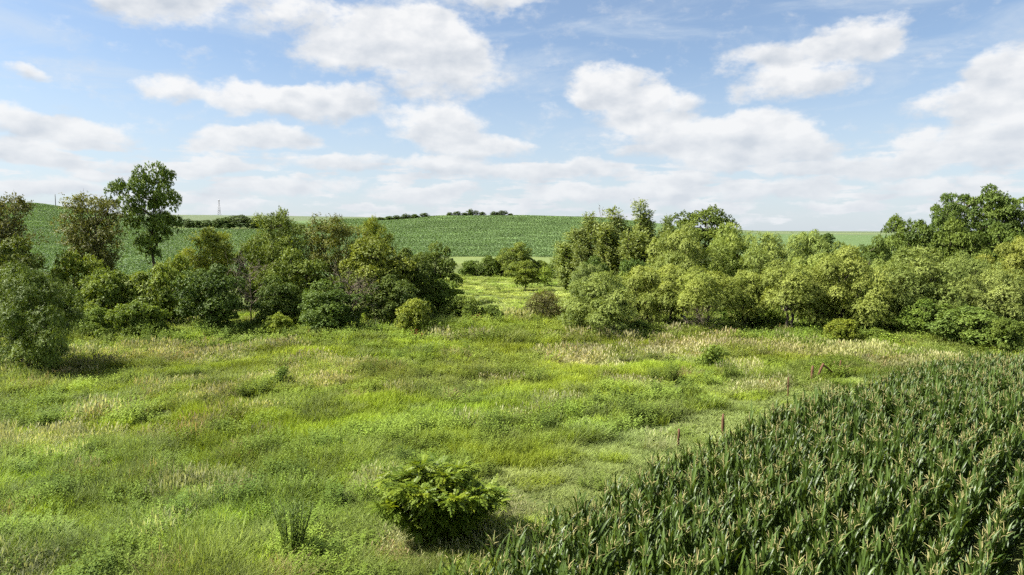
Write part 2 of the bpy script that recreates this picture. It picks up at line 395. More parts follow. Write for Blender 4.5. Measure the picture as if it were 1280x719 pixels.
def spaced(rng, n, sampler, mind):
    pts = []
    for _ in range(n * 30):
        p = sampler()
        if all((p[0] - q[0]) ** 2 + (p[1] - q[1]) ** 2 + (p[2] - q[2]) ** 2 > mind * mind for q in pts): pts.append(p)
        if len(pts) >= n: break
    return np.array(pts)
def branch(mb, rng, a, b, r0, r1, sides=5, sag=.12, val=.5):
    a = np.asarray(a, float); b = np.asarray(b, float); L = np.linalg.norm(b - a); t = np.linspace(0, 1, 5)[:, None]
    j = rng.normal(size=(5, 3)) * L * .035; j[0] = 0; j[-1] = 0
    pts = a + (b - a) * t + np.array([0, 0, 1]) * (np.sin(t * math.pi) * L * sag) * (.5 - .5 * sag) + j
    mb.tube(pts, np.linspace(r0, r1, 5), sides, val)
    return pts

def tree_proto(seed, H, R, z0, prof, nclump, cr, twigs, per, tl, L, W, mat, droop=.3, stems=1, trunk_r=.16, flat=.8, mind=None, lobes=.25, lean=0.0,
               top=1.0, bark='bark', shell=.72, spread=.8, upn=.5, bare=0):
    """returns (trunk mesh, crown mesh, height, width): crown of leafy clumps carried by limbs"""
    rng = np.random.default_rng(seed); ph = rng.random(6) * 6.28
    def lob(a, t): return 1 + 1.3 * lobes * (math.sin(2 * a + ph[0] + 2 * t) * .5 + math.sin(3 * a + ph[1] - 3 * t) * .35 + math.sin(5 * a + ph[2] + 5 * t) * .3)
    def samp():
        while True:
            t = rng.random()
            p = prof(t)
            if rng.random() < p + .15: break
        a = rng.random() * 6.283; r = R * p * lob(a, t) * rng.random() ** .42
        return np.array([r * math.cos(a), r * math.sin(a), z0 + (H - z0) * (t * .94 + .02)])
    C = spaced(rng, nclump, samp, mind or cr * .75)
    rad = cr * (.52 + .88 * rng.random(len(C)) ** 1.2)
    mb = MB(); base = []
    for s in range(stems):
        a = 6.283 * s / stems + rng.random(); off = (0 if stems == 1 else trunk_r * 1.6)
        sp = R * (.12 if stems == 1 else .42)
        p0 = np.array([off * math.cos(a), off * math.sin(a), -.25]); hh = H * (.86 if stems == 1 else .62 + .2 * rng.random()) * top
        p3 = np.array([sp * math.cos(a) + lean * H * .3, sp * math.sin(a), hh])
        tt = np.linspace(0, 1, 9)[:, None]; jit = rng.normal(size=(9, 3)) * H * .012; jit[0] = 0; jit[:, 2] = 0
        pts = p0 + (p3 - p0) * np.concatenate([tt ** 1.4, tt ** 1.4, tt], 1) + jit
        r = trunk_r / math.sqrt(stems) * np.linspace(1, .16, 9); r[0] *= 1.35
        mb.tube(pts, r, 7); base.append(pts)
    allp = np.concatenate(base)
    for c in C:
        tz = max(z0 * .75, c[2] - (.25 + .35 * rng.random()) * math.hypot(c[0], c[1]) - .3)
        k = np.argmin(np.abs(allp[:, 2] - tz) + .3 * np.hypot(allp[:, 0] - c[0], allp[:, 1] - c[1]))
        branch(mb, rng, allp[k], c, trunk_r * .26, trunk_r * .05, 4)
    for _ in range(bare):       # bare twigs poking out
        c = C[rng.integers(len(C))]; d = norm(rng.normal(size=3) + np.array([0, 0, .3])); branch(mb, rng, c, c + d * cr * (.9 + .6 * rng.random()), .03, .008, 3)
    V, A = sprays(rng, C, rad, twigs, per, tl, L, W, droop, flat, spread, upn, shell)
    V[:, 2] = np.maximum(V[:, 2], .02)
    cm = leaf_mesh('crown', [(V, A)], M[mat]); tm = mb.mesh('trunk', M[bark], True)
    lo, hi = np.percentile(V, .3, 0), np.percentile(V, 99.7, 0)
    return tm, cm, hi[2], (hi[0] - lo[0] + hi[1] - lo[1]) / 2

def p_round(t): return max(0., 1 - (2 * t - 1) ** 2) ** .5
def p_dome(t): return max(0., 1 - t ** 2.2) ** .5 * (.80 + .2 * min(1, t * 4))
def p_egg(t): return max(0., 1 - (abs(t - .38) / (.38 if t < .38 else .62)) ** 2) ** .55
def p_tall(t): return (.55 + .45 * t) * max(0., 1 - (abs(t - .6) / (.6 if t < .6 else .4)) ** 2.4) ** .6
def p_vase(t): return (.35 + .65 * t) * max(0., 1 - t ** 5) ** .5

def poplar_proto(seed, H, R, nsp):
    rng = np.random.default_rng(seed); mb = MB(); Cs = []; rs = []
    for s in range(nsp):
        a = rng.random() * 6.28; r = R * math.sqrt(rng.random()) * .9 if s else 0
        h = H * (1 - .42 * (r / R) ** 1.2) * (.84 + .16 * rng.random()) if s else H
        p0 = np.array([r * .25 * math.cos(a), r * .25 * math.sin(a), -.2]); p1 = np.array([r * math.cos(a), r * math.sin(a), h])
        pts = np.array([p0 + (p1 - p0) * np.array([t ** 1.1, t ** 1.1, t]) for t in np.linspace(0, 1, 8)])
        mb.tube(pts, np.linspace(.13, .015, 8), 5)
        for t in np.linspace(.14, .985, int(h * 2.1)):
            wdt = .72 * (1 - t) ** .6 + .13
            c = p0 + (p1 - p0) * np.array([t ** 1.1, t ** 1.1, t]) + np.array([rng.normal() * wdt * .45, rng.normal() * wdt * .45, 0])
            Cs.append(c); rs.append(.22 + .42 * wdt)
    V, A = sprays(rng, np.array(Cs), np.array(rs), 20, 6, .50, .20, .13, -.25, 1.2, .5, .3, .5, .3)
    V[:, 2] = np.maximum(V[:, 2], .02)
    lo, hi = np.percentile(V, .3, 0), np.percentile(V, 99.8, 0)
    return mb.mesh('trunk', M['bark'], True), leaf_mesh('crown', [(V, A)], M['poplar']), hi[2], (hi[0] - lo[0] + hi[1] - lo[1]) / 2

def dead_proto(seed, H, R, n1=12, mat='deadwood', trunk=.14, up=.5, crown_from=.35):
    rng = np.random.default_rng(seed); mb = MB(); tw = MB()
    pts = np.array([[rng.normal() * .05 * i, rng.normal() * .05 * i, H * .8 * i / 7 - .2] for i in range(8)])
    mb.tube(pts, np.linspace(trunk, .03, 8), 6)
    for i in range(n1):
        t = crown_from + (1 - crown_from) * i / n1; k = t * 7; a = pts[int(k)] + (pts[min(int(k) + 1, 7)] - pts[int(k)]) * (k % 1)
        d = norm(np.array([rng.normal(), rng.normal(), up * rng.random() + .1])); L = R * (.7 + .6 * rng.random()) * (1.25 - .6 * t)
        q = branch(tw, rng, a, a + d * L + np.array([0, 0, .25 * L * up]), trunk * .38, .015, 4)
        for j in range(7):
            s = q[rng.integers(1, 5)]; dd = norm(d + rng.normal(size=3) * .8 + np.array([0, 0, .3 * up])); e = s + dd * L * (.25 + .35 * rng.random())
            w = branch(tw, rng, s, e, .028, .008, 3)
            for _ in range(3):
                s2 = w[rng.integers(1, 5)]; tw.tube([s2, s2 + norm(dd + rng.normal(size=3) * .9) * L * .22], [.012, .005], 3)
    tm, cm = mb.mesh('trunk', M[mat], True), tw.mesh('branches', M[mat])
    vs = np.concatenate(tw.v); lo, hi = vs.min(0), vs.max(0)
    return tm, cm, max(hi[2], H * .8), (hi[0] - lo[0] + hi[1] - lo[1]) / 2

P = {}
P['willow1'] = tree_proto(11, 8.5, 3.3, 1.6, p_egg, 30, 1.35, 250, 7, .30, .25, .080, 'willow', .45, 3, .26, .85, 1.75, .45, spread=.5)
P['willow2'] = tree_proto(12, 8.0, 3.8, 1.4, p_dome, 34, 1.4, 250, 7, .30, .25, .080, 'willow', .45, 4, .28, .85, 1.8, .5, spread=.5)
P['willow3'] = tree_proto(13, 9.0, 3.6, 3.0, p_egg, 26, 1.45, 270, 7, .30, .25, .080, 'willow', .45, 2, .34, .85, 2.0, .5, lean=.15, spread=.5)
P['weeping'] = tree_proto(14, 8.0, 3.9, .5, p_egg, 44, 1.1, 170, 7, .45, .24, .075, 'willow', .5, 3, .26, .8, 1.5, .6, spread=.55)
P['broad1'] = tree_proto(21, 9.0, 3.6, .8, p_egg, 36, 1.2, 150, 6, .26, .23, .17, 'broad', .2, 1, .2, .8, 1.55, .45, spread=.5)
P['broad2'] = tree_proto(22, 8.0, 4.0, .5, p_dome, 40, 1.2, 150, 6, .26, .23, .17, 'broad', .2, 2, .22, .8, 1.6, .5, spread=.5)
P['broad3'] = tree_proto(23, 10., 3.6, 1.6, p_round, 34, 1.3, 160, 6, .26, .23, .17, 'broad', .2, 1, .22, .75, 1.75, .5, spread=.5)
P['tall1'] = tree_proto(31, 19., 4.8, 6.4, p_tall, 36, 1.35, 130, 7, .35, .26, .20, 'broad', .2, 1, .42, .72, 2.0, .6)
P['tall2'] = tree_proto(32, 17., 5.5, 5.5, p_round, 40, 1.5, 130, 7, .35, .26, .20, 'broad', .2, 2, .45, .68, 2.2, .55)
P['sparse1'] = tree_proto(41, 12., 4.4, 2.2, p_vase, 62, 1.0, 60, 6, .5, .20, .13, 'sparse', .15, 2, .26, .75, .9, .45, bare=12, shell=.3)
P['sparse2'] = tree_proto(42, 10., 3.8, 1.5, p_egg, 60, .95, 60, 6, .5, .20, .12, 'sparse', .15, 3, .24, .75, .85, .5, bare=12, shell=.3)
P['locust1'] = tree_proto(43, 9.5, 3.6, 1.2, p_egg, 64, .95, 62, 8, .55, .20, .085, 'shrub', .2, 2, .2, .6, .85, .5, bare=14, shell=.4)
P['poplar1'] = poplar_proto(51, 15.0, 3.2, 13)
P['poplar2'] = poplar_proto(52, 12.0, 2.9, 11)
P['shrub1'] = tree_proto(61, 4.2, 2.6, .25, p_dome, 42, .72, 110, 6, .2, .17, .12, 'shrub', .2, 4, .12, .8, .85, .42, spread=.5)
P['shrub2'] = tree_proto(62, 3.8, 2.8, .2, p_dome, 44, .72, 110, 6, .2, .17, .12, 'shrub', .1, 5, .12, .8, .85, .5, spread=.5)
P['shrub3'] = tree_proto(63, 4.6, 2.3, .3, p_egg, 40, .70, 110, 6, .22, .18, .11, 'shrub', .25, 4, .12, .8, .82, .45, spread=.5)
P['bush1'] = tree_proto(64, 2.4, 1.5, .1, p_dome, 46, .38, 70, 6, .14, .11, .075, 'shrub', .15, 5, .07, .85, .42, .35, spread=.5)
P['brownbush'] = tree_proto(65, 3.6, 2.6, .2, p_dome, 70, .55, 20, 7, .4, .15, .09, 'sparse', .1, 6, .12, .8, .5, .35, bare=60, shell=.3)
P['sapling'] = tree_proto(66, 2.2, .9, .25, p_egg, 26, .34, 22, 6, .28, .15, .075, 'shrub', .2, 2, .05, .8, .3, .4)
P['dead1'] = dead_proto(71, 8.0, 2.8, 16)
P['dead2'] = dead_proto(72, 6.0, 3.2, 20, 'deadwood', .16, .3, .2)
P['snag'] = dead_proto(73, 9.0, .9, 9, 'deadwood', .08, 1.6, .55)

NTH = ['first', 'second', 'third', 'fourth', 'fifth', 'sixth', 'seventh', 'eighth', 'ninth', 'tenth']
def tree(name, proto, px, Y, top, wpx, tint, label, cat='tree', group=None, base=None, rz=None, jitter=.13):
    """a tree of real size standing at depth Y on bearing px; its top and spread are read off the photograph"""
    tm, cm, h0, w0 = P[proto]
    x = colx(px, Y); z = landz(x, Y)
    h = EYE + (YH - top) / FPX * Y - z; w = wpx / FPX * Y
    rng = random.Random(int(px * 7 + Y * 13 + top))
    root = add_obj(name, None, loc=(x, Y, z), rz=rng.random() * 6.28 if rz is None else rz, scale=(w / w0, w / w0, h / h0), label=label, cat=cat, group=group)
    root.empty_display_size = .5
    add_obj('trunk', tm, root)
    j = 1 + rng.uniform(-jitter, jitter)
    add_obj('branches' if proto in ('dead1', 'dead2', 'snag') else 'crown', cm, root, color=(tint[0] * j, tint[1] * j, tint[2] * j))
    return root

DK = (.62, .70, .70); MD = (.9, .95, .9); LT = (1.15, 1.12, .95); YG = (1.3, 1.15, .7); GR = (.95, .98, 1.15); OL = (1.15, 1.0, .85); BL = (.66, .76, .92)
G1 = 'trees and shrubs of the left thicket'; G2 = 'willows and trees of the right thicket'; G3 = 'hedge across the pasture'; G4 = 'far trees on the skyline'
TREES = [
 # ---- left thicket
 ('willow_tree', 'weeping', 36, 47.5, 332, 140, (.52, .62, .42), 'green round-headed willow standing alone in front of the left thicket, its shadow on the meadow', 'tree', None),
 ('half_bare_tree', 'sparse1', -2, 74, 246, 92, (.75, .72, .75), 'thin half-bare tree cut off by the left edge of the picture', 'tree', G1),
 ('shrub', 'broad2', 8, 66, 300, 105, (.7, .72, .6), 'dark dense shrub behind the lone willow at the left picture edge', 'shrub', G1),
 ('half_bare_tree', 'sparse1', 118, 84, 246, 84, (.95, .92, .85), 'thin brownish half-bare tree just left of the tallest tree', 'tree', G1),
 ('tall_tree', 'tall1', 190, 88, 207, 68, (.82, .95, .80), 'tallest tree of all, dark green with a bare lower trunk, above the left thicket', 'tree', G1),
 ('shrub', 'shrub1', 95, 78, 316, 84, (1.25, 1.2, .9), 'green leafy shrub behind the lone willow, below the brownish half-bare tree', 'shrub', G1),
 ('shrub', 'shrub3', 135, 70, 338, 80, (1.2, 1.2, 1.0), 'mid-green shrub right of the lone willow, in front of the half-bare tree', 'shrub', G1),
 ('shrub', 'shrub2', 172, 63.5, 378, 74, (1.15, 1.18, .95), 'low rounded green bush at the meadow edge below the tallest tree', 'shrub', G1),
 ('shrub', 'shrub1', 118, 65, 385, 58, (1.15, 1.2, 1.0), 'low green bush at the meadow edge next to the lone willow', 'shrub', G1),
 ('shrub', 'shrub3', 200, 72, 332, 74, (1.25, 1.2, 1.0), 'mid-green shrub hiding the foot of the tallest tree', 'shrub', G1),
 ('shrub', 'shrub1', 222, 78, 320, 60, (1.3, 1.22, .75), 'yellowish green shrub just right of the tallest tree trunk', 'shrub', G1),
 ('broadleaf_tree', 'broad1', 262, 67, 332, 98, (.8, .95, .95), 'dark green small tree with a short trunk at the meadow edge of the left thicket', 'tree', G1),
 ('shrub', 'locust1', 262, 92, 287, 96, (1.25, 1.08, .65), 'olive yellow-green shrub right of the tallest tree, against the bean field', 'shrub', G1),
 ('dead_tree', 'dead1', 312, 71, 312, 62, (1, 1, 1), 'grey leafless tree with a pale thin trunk in the left thicket', 'dead tree', None),
 ('locust_tree', 'locust1', 352, 84, 264, 92, (1.0, .98, .7), 'loose light green tree whose top just breaks the skyline, left of the bean hill', 'tree', G1),
 ('shrub', 'shrub3', 318, 88, 300, 50, (1.0, .98, .85), 'pale olive shrub behind the grey leafless tree', 'shrub', G1),
 ('locust_tree', 'sparse2', 420, 86, 270, 90, (1.05, 1.05, .65), 'loose olive tree at the middle of the left thicket with twigs against the sky', 'tree', G1),
 ('locust_tree', 'locust1', 466, 88, 273, 56, (1.25, 1.1, .6), 'narrow yellow-green tree standing before the left foot of the bean hill', 'tree', G1),
 ('broadleaf_tree', 'broad2', 372, 76, 312, 100, (.95, 1.0, .8), 'dark round tree in the middle of the left thicket below the loose light tree', 'tree', G1),
 ('broadleaf_tree', 'broad3', 470, 77, 298, 104, (1.18, 1.12, .8), 'full rounded green tree right of the bare tangled branches', 'tree', G1),
 ('broadleaf_tree', 'broad1', 508, 80, 312, 72, (.95, 1.0, .85), 'rounded dark tree at the right shoulder of the left thicket', 'tree', G1),
 ('dead_tree', 'dead2', 437, 69.5, 318, 84, (1, 1, 1), 'fallen-looking dead tree with pale bare tangled branches in the left thicket', 'dead tree', None),
 ('broadleaf_tree', 'broad2', 412, 67, 352, 100, (.78, .95, .85), 'dark green broad shrub-like tree at the meadow edge, in front of the dead branches', 'tree', G1),
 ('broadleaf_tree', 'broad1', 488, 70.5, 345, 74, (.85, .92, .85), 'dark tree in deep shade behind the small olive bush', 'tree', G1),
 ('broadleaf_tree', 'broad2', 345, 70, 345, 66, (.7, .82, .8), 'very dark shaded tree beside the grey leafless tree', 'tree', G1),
 ('broadleaf_tree', 'broad2', 545, 98, 305, 66, (.9, .98, .8), 'round dark green tree at the right end of the left thicket', 'tree', G1),
 ('shrub', 'shrub2', 545, 82, 350, 70, (.92, .98, .8), 'dense green shrub below the round tree at the right end of the left thicket', 'shrub', G1),
 ('shrub', 'shrub1', 580, 78, 370, 54, (1.0, 1.0, .8), 'low spreading green shrub where the left thicket meets the pasture', 'shrub', G1),
 ('shrub', 'shrub2', 613, 77.5, 382, 34, (.95, 1.0, .85), 'smallest shrub at the right tip of the left thicket', 'shrub', G1),
 ('bush', 'bush1', 517, 66, 374, 56, (1.6, 1.4, 1.1), 'pale olive round bush on the meadow in front of the left thicket', 'bush', None),
 ('bush', 'bush1', 347, 66, 393, 40, (1.3, 1.22, .8), 'small light green bush on the meadow before the dark thicket', 'bush', None),
 # ---- hedge and lone trees of the pasture
 ('shrub', 'shrub2', 588, 168, 326, 34, (.85, .92, .8), 'low dark shrub at the left end of the hedge below the bean hill', 'shrub', G3),
 ('shrub', 'shrub1', 612, 166, 320, 34, (.85, .9, .75), 'hedge shrub between the low end and the large round bush below the bean hill', 'shrub', G3),
 ('shrub', 'broad2', 645, 164, 304, 56, (1.05, 1.05, .8), 'large round dark bush in the hedge at the foot of the bean hill', 'shrub', G3),
 ('shrub', 'shrub2', 676, 164, 326, 36, (1.0, 1.0, .8), 'hedge shrub right of the large round bush, behind the small lone trees', 'shrub', G3),
 ('shrub', 'shrub1', 699, 160, 322, 36, (.9, .95, .8), 'last hedge shrub beside the tall poplars', 'shrub', G3),
 ('shrub', 'shrub1', 628, 170, 314, 24, (.95, 1.0, .8), 'slim hedge shrub touching the left of the large round bush', 'shrub', G3),
 ('lone_tree', 'broad3', 656, 121, 326, 40, (1.15, 1.15, .8), 'small round lone tree with its shadow on the bright pasture', 'tree', None),
 ('lone_tree', 'sapling', 681, 133, 333, 23, (1.2, 1.2, .8), 'slender young tree just right of the round lone tree on the pasture', 'tree', None),
 ('brown_bush', 'brownbush', 683, 79, 363, 54, (.80, .70, .66), 'dark brownish bush at the near edge of the pasture', 'bush', None),
 ('shrub', 'bush1', 641, 79, 388, 36, (.9, .95, .8), 'low weedy bush left of the dark brownish bush', 'bush', None),
 # ---- right thicket: back row
 ('poplar_tree', 'poplar1', 800, 113, 253, 74, (1.2, 1.2, 1.0), 'tallest spiky poplar of the right thicket, breaking the skyline', 'tree', G2),
 ('poplar_tree', 'poplar2', 767, 116, 262, 66, (1.2, 1.18, 1.0), 'spiky grey-green poplar just left of the tallest poplar', 'tree', G2),
 ('poplar_tree', 'poplar2', 736, 118, 268, 56, (1.15, 1.15, 1.0), 'slim spiky poplar with a pointed top at the left of the poplars', 'tree', G2),
 ('poplar_tree', 'poplar2', 714, 122, 291, 54, (1.15, 1.18, 1.0), 'low leftmost poplar beside the pasture', 'tree', G2),
 ('poplar_tree', 'poplar1', 833, 116, 272, 50, (.85, .92, .85), 'poplar between the tallest poplar and the dark round tree', 'tree', G2),
 ('dead_snag', 'snag', 750, 117, 254, 12, (1, 1, 1), 'thin bare pole-like snag standing out above the poplars', 'dead tree', None),
 ('broadleaf_tree', 'broad3', 880, 120, 261, 96, (.95, 1.02, .8), 'dark round tree behind the willows, right of the poplars', 'tree', G2),
 ('broadleaf_tree', 'broad1', 842, 112, 285, 60, (.85, .95, .85), 'dark tree filling the gap behind the willow crowns below the round tree', 'tree', G2),
 ('shrub', 'shrub1', 745, 100, 322, 60, (.75, .85, .85), 'dark shrub at the foot of the poplars', 'shrub', G2),
 ('shrub', 'shrub2', 795, 98, 325, 60, (.7, .82, .85), 'dark shrub under the tallest poplar behind the front willows', 'shrub', G2),
 # ---- right thicket: willows
 ('willow_tree', 'willow1', 733, 80, 330, 46, (.92, .98, 1.0), 'grey-green narrow willow at the left end of the right thicket', 'tree', G2),
 ('willow_tree', 'willow2', 752, 64.5, 341, 104, (.86, .92, .78), 'darker green round willow, front left corner of the right thicket', 'tree', G2),
 ('willow_tree', 'willow1', 806, 70, 334, 78, (1.12, 1.1, .88), 'light green willow just right of the dark round willow', 'tree', G2),
 ('willow_tree', 'willow3', 850, 86, 281, 84, (1.02, 1.04, .85), 'high pale willow crown at the middle of the right thicket', 'tree', G2),
 ('willow_tree', 'willow1', 842, 73, 332, 66, (1.12, 1.1, .85), 'light willow below the high pale willow crown', 'tree', G2),
 ('willow_tree', 'willow3', 882, 67, 334, 80, (1.12, 1.12, .82), 'bright puffy willow over the dark tangle and pale log', 'tree', G2),
 ('willow_tree', 'willow2', 914, 90, 281, 74, (1.0, 1.05, .85), 'rounded willow crown in front of the dark round tree', 'tree', G2),
 ('willow_tree', 'willow1', 933, 70, 340, 66, (1.08, 1.08, .85), 'light willow left of the leaning dark trunk', 'tree', G2),
 ('willow_tree', 'willow2', 962, 86, 293, 86, (.95, 1.0, .85), 'broad willow crown on the skyline, right of the rounded one', 'tree', G2),
 ('willow_tree', 'willow3', 990, 68, 326, 96, (1.1, 1.1, .85), 'willow with a dark leaning forked trunk at the meadow edge', 'tree', G2),
 ('willow_tree', 'willow1', 1010, 92, 290, 62, (.85, .92, .8), 'darker willow against the far fields, behind the one with the leaning trunk', 'tree', G2),
 ('willow_tree', 'willow2', 1056, 68.5, 309, 108, (1.08, 1.08, .82), 'large light willow behind the yellow-green round bush', 'tree', G2),
 ('willow_tree', 'willow1', 1025, 78, 318, 60, (.95, 1.0, .85), 'willow between the leaning trunk and the large light willow', 'tree', G2),
 ('willow_tree', 'willow2', 1152, 69, 311, 124, (.95, 1.0, .88), 'widest rounded willow, right of the large light willow', 'tree', G2),
 ('willow_tree', 'willow1', 1105, 76, 326, 66, (.85, .92, .82), 'shaded willow between the large light willow and the widest one', 'tree', G2),
 ('willow_tree', 'willow3', 1208, 78, 316, 70, (.92, .98, .9), 'willow just right of the widest rounded willow', 'tree', G2),
 ('willow_tree', 'willow2', 1250, 68, 338, 100, (1.0, 1.02, .98), 'grey-green willow at the right picture edge above the corn', 'tree', G2),
 ('willow_tree', 'willow1', 1275, 80, 298, 84, (1.05, 1.0, .72), 'olive willow crown cut by the right picture edge', 'tree', G2),
 # ---- right thicket: dark trees at the back
 ('tall_tree', 'tall2', 1215, 128, 234, 76, (.78, .90, .95), 'tall dark cottonwood, highest crown at the right', 'tree', G2),
 ('tall_tree', 'tall2', 1183, 124, 246, 52, (.78, .90, .95), 'tall dark cottonwood left of the highest right crown', 'tree', G2),
 ('tall_tree', 'tall1', 1248, 126, 238, 60, (.80, .9, .95), 'tall dark cottonwood right of the highest right crown', 'tree', G2),
 ('tall_tree', 'tall2', 1278, 124, 256, 48, (.78, .9, .9), 'tall dark cottonwood cut by the right picture edge', 'tree', G2),
 ('broadleaf_tree', 'broad3', 1122, 118, 271, 54, (.85, .95, .9), 'dark tree at the left end of the tall back row on the right', 'tree', G2),
 ('broadleaf_tree', 'broad1', 1152, 112, 277, 62, (.85, .95, .9), 'dark rounded tree below the tall cottonwoods, left side', 'tree', G2),
 ('broadleaf_tree', 'broad2', 1198, 108, 276, 76, (.9, .98, .85), 'dense dark tree under the highest right crown', 'tree', G2),
 ('broadleaf_tree', 'broad1', 1246, 106, 280, 70, (.85, .95, .9), 'dense dark tree under the cottonwoods near the right picture edge', 'tree', G2),
 ('broadleaf_tree', 'broad2', 1092, 110, 296, 56, (.8, .9, .85), 'low dark tree between the willows and the far fields', 'tree', G2),
 ('broadleaf_tree', 'broad2', 1045, 115, 304, 56, (.95, 1, .8), 'low green tree below the far fields, behind the large light willow', 'tree', G2),
 # ---- right thicket: bushes along the meadow and corn
 ('bush', 'bush1', 1057, 61.5, 399, 52, (1.35, 1.2, .72), 'yellow-green round bush in front of the large light willow', 'bush', None),
 ('bush', 'shrub3', 1215, 60, 384, 84, (1.0, 1.05, 1.15), 'grey-green bush at the far edge of the corn', 'bush', None),
 ('bush', 'shrub1', 1160, 65, 374, 76, (.95, 1.02, .85), 'green leafy bush at the foot of the widest willow', 'bush', None),
 ('bush', 'shrub2', 1262, 57, 398, 52, (1.05, 1.05, 1.0), 'pale bush behind the corn at the right picture edge', 'bush', None),
 ('bush', 'bush1', 1100, 62, 412, 44, (1.0, 1.02, .85), 'low green bush between the yellow-green bush and the corn', 'bush', None),
 ('bush', 'shrub2', 925, 72, 388, 70, (.85, .98, .85), 'shady green bush under the willows by the leaning trunk', 'bush', None),
 ('bush', 'shrub1', 962, 74, 378, 56, (1.05, 1.1, .8), 'sunlit bush glimpsed under the willows beside the leaning trunk', 'bush', None),
 ('bush', 'bush1', 800, 66, 402, 44, (.8, .9, .8), 'low bush at the foot of the light willow, left of the pale log', 'bush', None),
 ('dead_tree', 'dead2', 880, 65.5, 370, 56, (1, 1, 1), 'dark leafless tangle of branches under the bright puffy willow', 'dead tree', None),
 # ---- saplings on the meadow
 ('sapling', 'sapling', 893, 48.8, 431, 40, (.95, 1.02, .75), 'leafy sapling in the pale grass before the right thicket', 'sapling', None),
 ('sapling', 'sapling', 348, 42.5, 459, 26, (.92, 1.05, .8), 'small single sapling on the left meadow', 'sapling', None),
 ('bush', 'shrub2', 1032, 300, 292, 21, (.75, .85, .9), 'single dark bush in the far fields right of the willows', 'bush', None),
]
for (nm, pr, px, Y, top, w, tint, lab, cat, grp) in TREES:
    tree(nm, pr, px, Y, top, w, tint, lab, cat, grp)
# far hedgerow and skyline trees, each its own tree
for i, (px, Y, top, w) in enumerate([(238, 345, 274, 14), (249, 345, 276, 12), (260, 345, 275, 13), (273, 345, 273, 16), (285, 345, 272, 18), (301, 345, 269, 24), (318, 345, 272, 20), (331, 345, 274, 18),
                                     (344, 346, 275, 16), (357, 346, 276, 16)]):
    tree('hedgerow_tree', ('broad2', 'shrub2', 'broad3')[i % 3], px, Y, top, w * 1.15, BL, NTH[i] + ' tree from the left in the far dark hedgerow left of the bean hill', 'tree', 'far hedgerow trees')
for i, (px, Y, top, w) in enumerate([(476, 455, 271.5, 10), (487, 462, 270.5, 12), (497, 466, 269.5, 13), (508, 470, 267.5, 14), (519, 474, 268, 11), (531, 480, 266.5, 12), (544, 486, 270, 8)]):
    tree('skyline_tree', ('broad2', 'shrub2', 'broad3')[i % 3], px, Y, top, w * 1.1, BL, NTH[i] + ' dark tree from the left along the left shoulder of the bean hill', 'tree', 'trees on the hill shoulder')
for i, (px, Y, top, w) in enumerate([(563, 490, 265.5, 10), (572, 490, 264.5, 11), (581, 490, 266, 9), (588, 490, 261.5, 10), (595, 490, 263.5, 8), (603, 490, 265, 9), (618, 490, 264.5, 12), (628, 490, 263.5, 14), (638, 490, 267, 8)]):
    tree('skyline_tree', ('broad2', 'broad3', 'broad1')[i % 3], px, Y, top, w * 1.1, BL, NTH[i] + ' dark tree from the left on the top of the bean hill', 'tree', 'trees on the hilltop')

# ------------------------------------------------------------------ instanced growth (uncountable): a point set with ready-made clumps
def proto_obj(name, me): return bpy.data.objects.new(name, me)      # stays outside the scene: only source geometry
def scatter(name, pts, rot, scl, idx, tint, protos, label=None):
    me = bpy.data.meshes.new(name); n = len(pts)
    me.vertices.add(n); me.vertices.foreach_set('co', np.asarray(pts, np.float32).ravel())
    a = me.attributes.new('rot', 'FLOAT_VECTOR', 'POINT'); a.data.foreach_set('vector', np.asarray(rot, np.float32).ravel())
    a = me.attributes.new('scl', 'FLOAT_VECTOR', 'POINT'); a.data.foreach_set('vector', np.asarray(scl, np.float32).ravel())
    a = me.attributes.new('idx', 'INT', 'POINT'); a.data.foreach_set('value', np.asarray(idx, np.int32))
    a = me.attributes.new('tint', 'FLOAT_VECTOR', 'POINT'); a.data.foreach_set('vector', np.asarray(tint, np.float32).ravel())
    o = add_obj(name, me, kind='stuff', label=label)
    g = bpy.data.node_groups.new(name, 'GeometryNodeTree')
    g.interface.new_socket('Geometry', in_out='INPUT', socket_type='NodeSocketGeometry'); g.interface.new_socket('Geometry', in_out='OUTPUT', socket_type='NodeSocketGeometry')
    N = g.nodes; L = g.links; gi = N.new('NodeGroupInput'); go = N.new('NodeGroupOutput'); jo = N.new('GeometryNodeJoinGeometry')
    def named(nm, typ): q = N.new('GeometryNodeInputNamedAttribute'); q.data_type = typ; q.inputs[0].default_value = nm; return q.outputs[0]
    ai, ar, as_ = named('idx', 'INT'), named('rot', 'FLOAT_VECTOR'), named('scl', 'FLOAT_VECTOR')
    mp = N.new('GeometryNodeMeshToPoints'); L.new(gi.outputs[0], mp.inputs[0])
    for k, po in enumerate(protos):
        cmpn = N.new('FunctionNodeCompare'); cmpn.data_type = 'INT'; cmpn.operation = 'EQUAL'
        L.new(ai, cmpn.inputs[2]); cmpn.inputs[3].default_value = k
        ob = N.new('GeometryNodeObjectInfo'); ob.inputs[0].default_value = po; ob.inputs['As Instance'].default_value = True
        ip = N.new('GeometryNodeInstanceOnPoints')
        L.new(mp.outputs[0], ip.inputs['Points']); L.new(cmpn.outputs[0], ip.inputs['Selection']); L.new(ob.outputs['Geometry'], ip.inputs['Instance'])
        L.new(ar, ip.inputs['Rotation']); L.new(as_, ip.inputs['Scale']); L.new(ip.outputs[0], jo.inputs[0])
    L.new(jo.outputs[0], go.inputs[0])
    md = o.modifiers.new('growth', 'NODES'); md.node_group = g
    return o

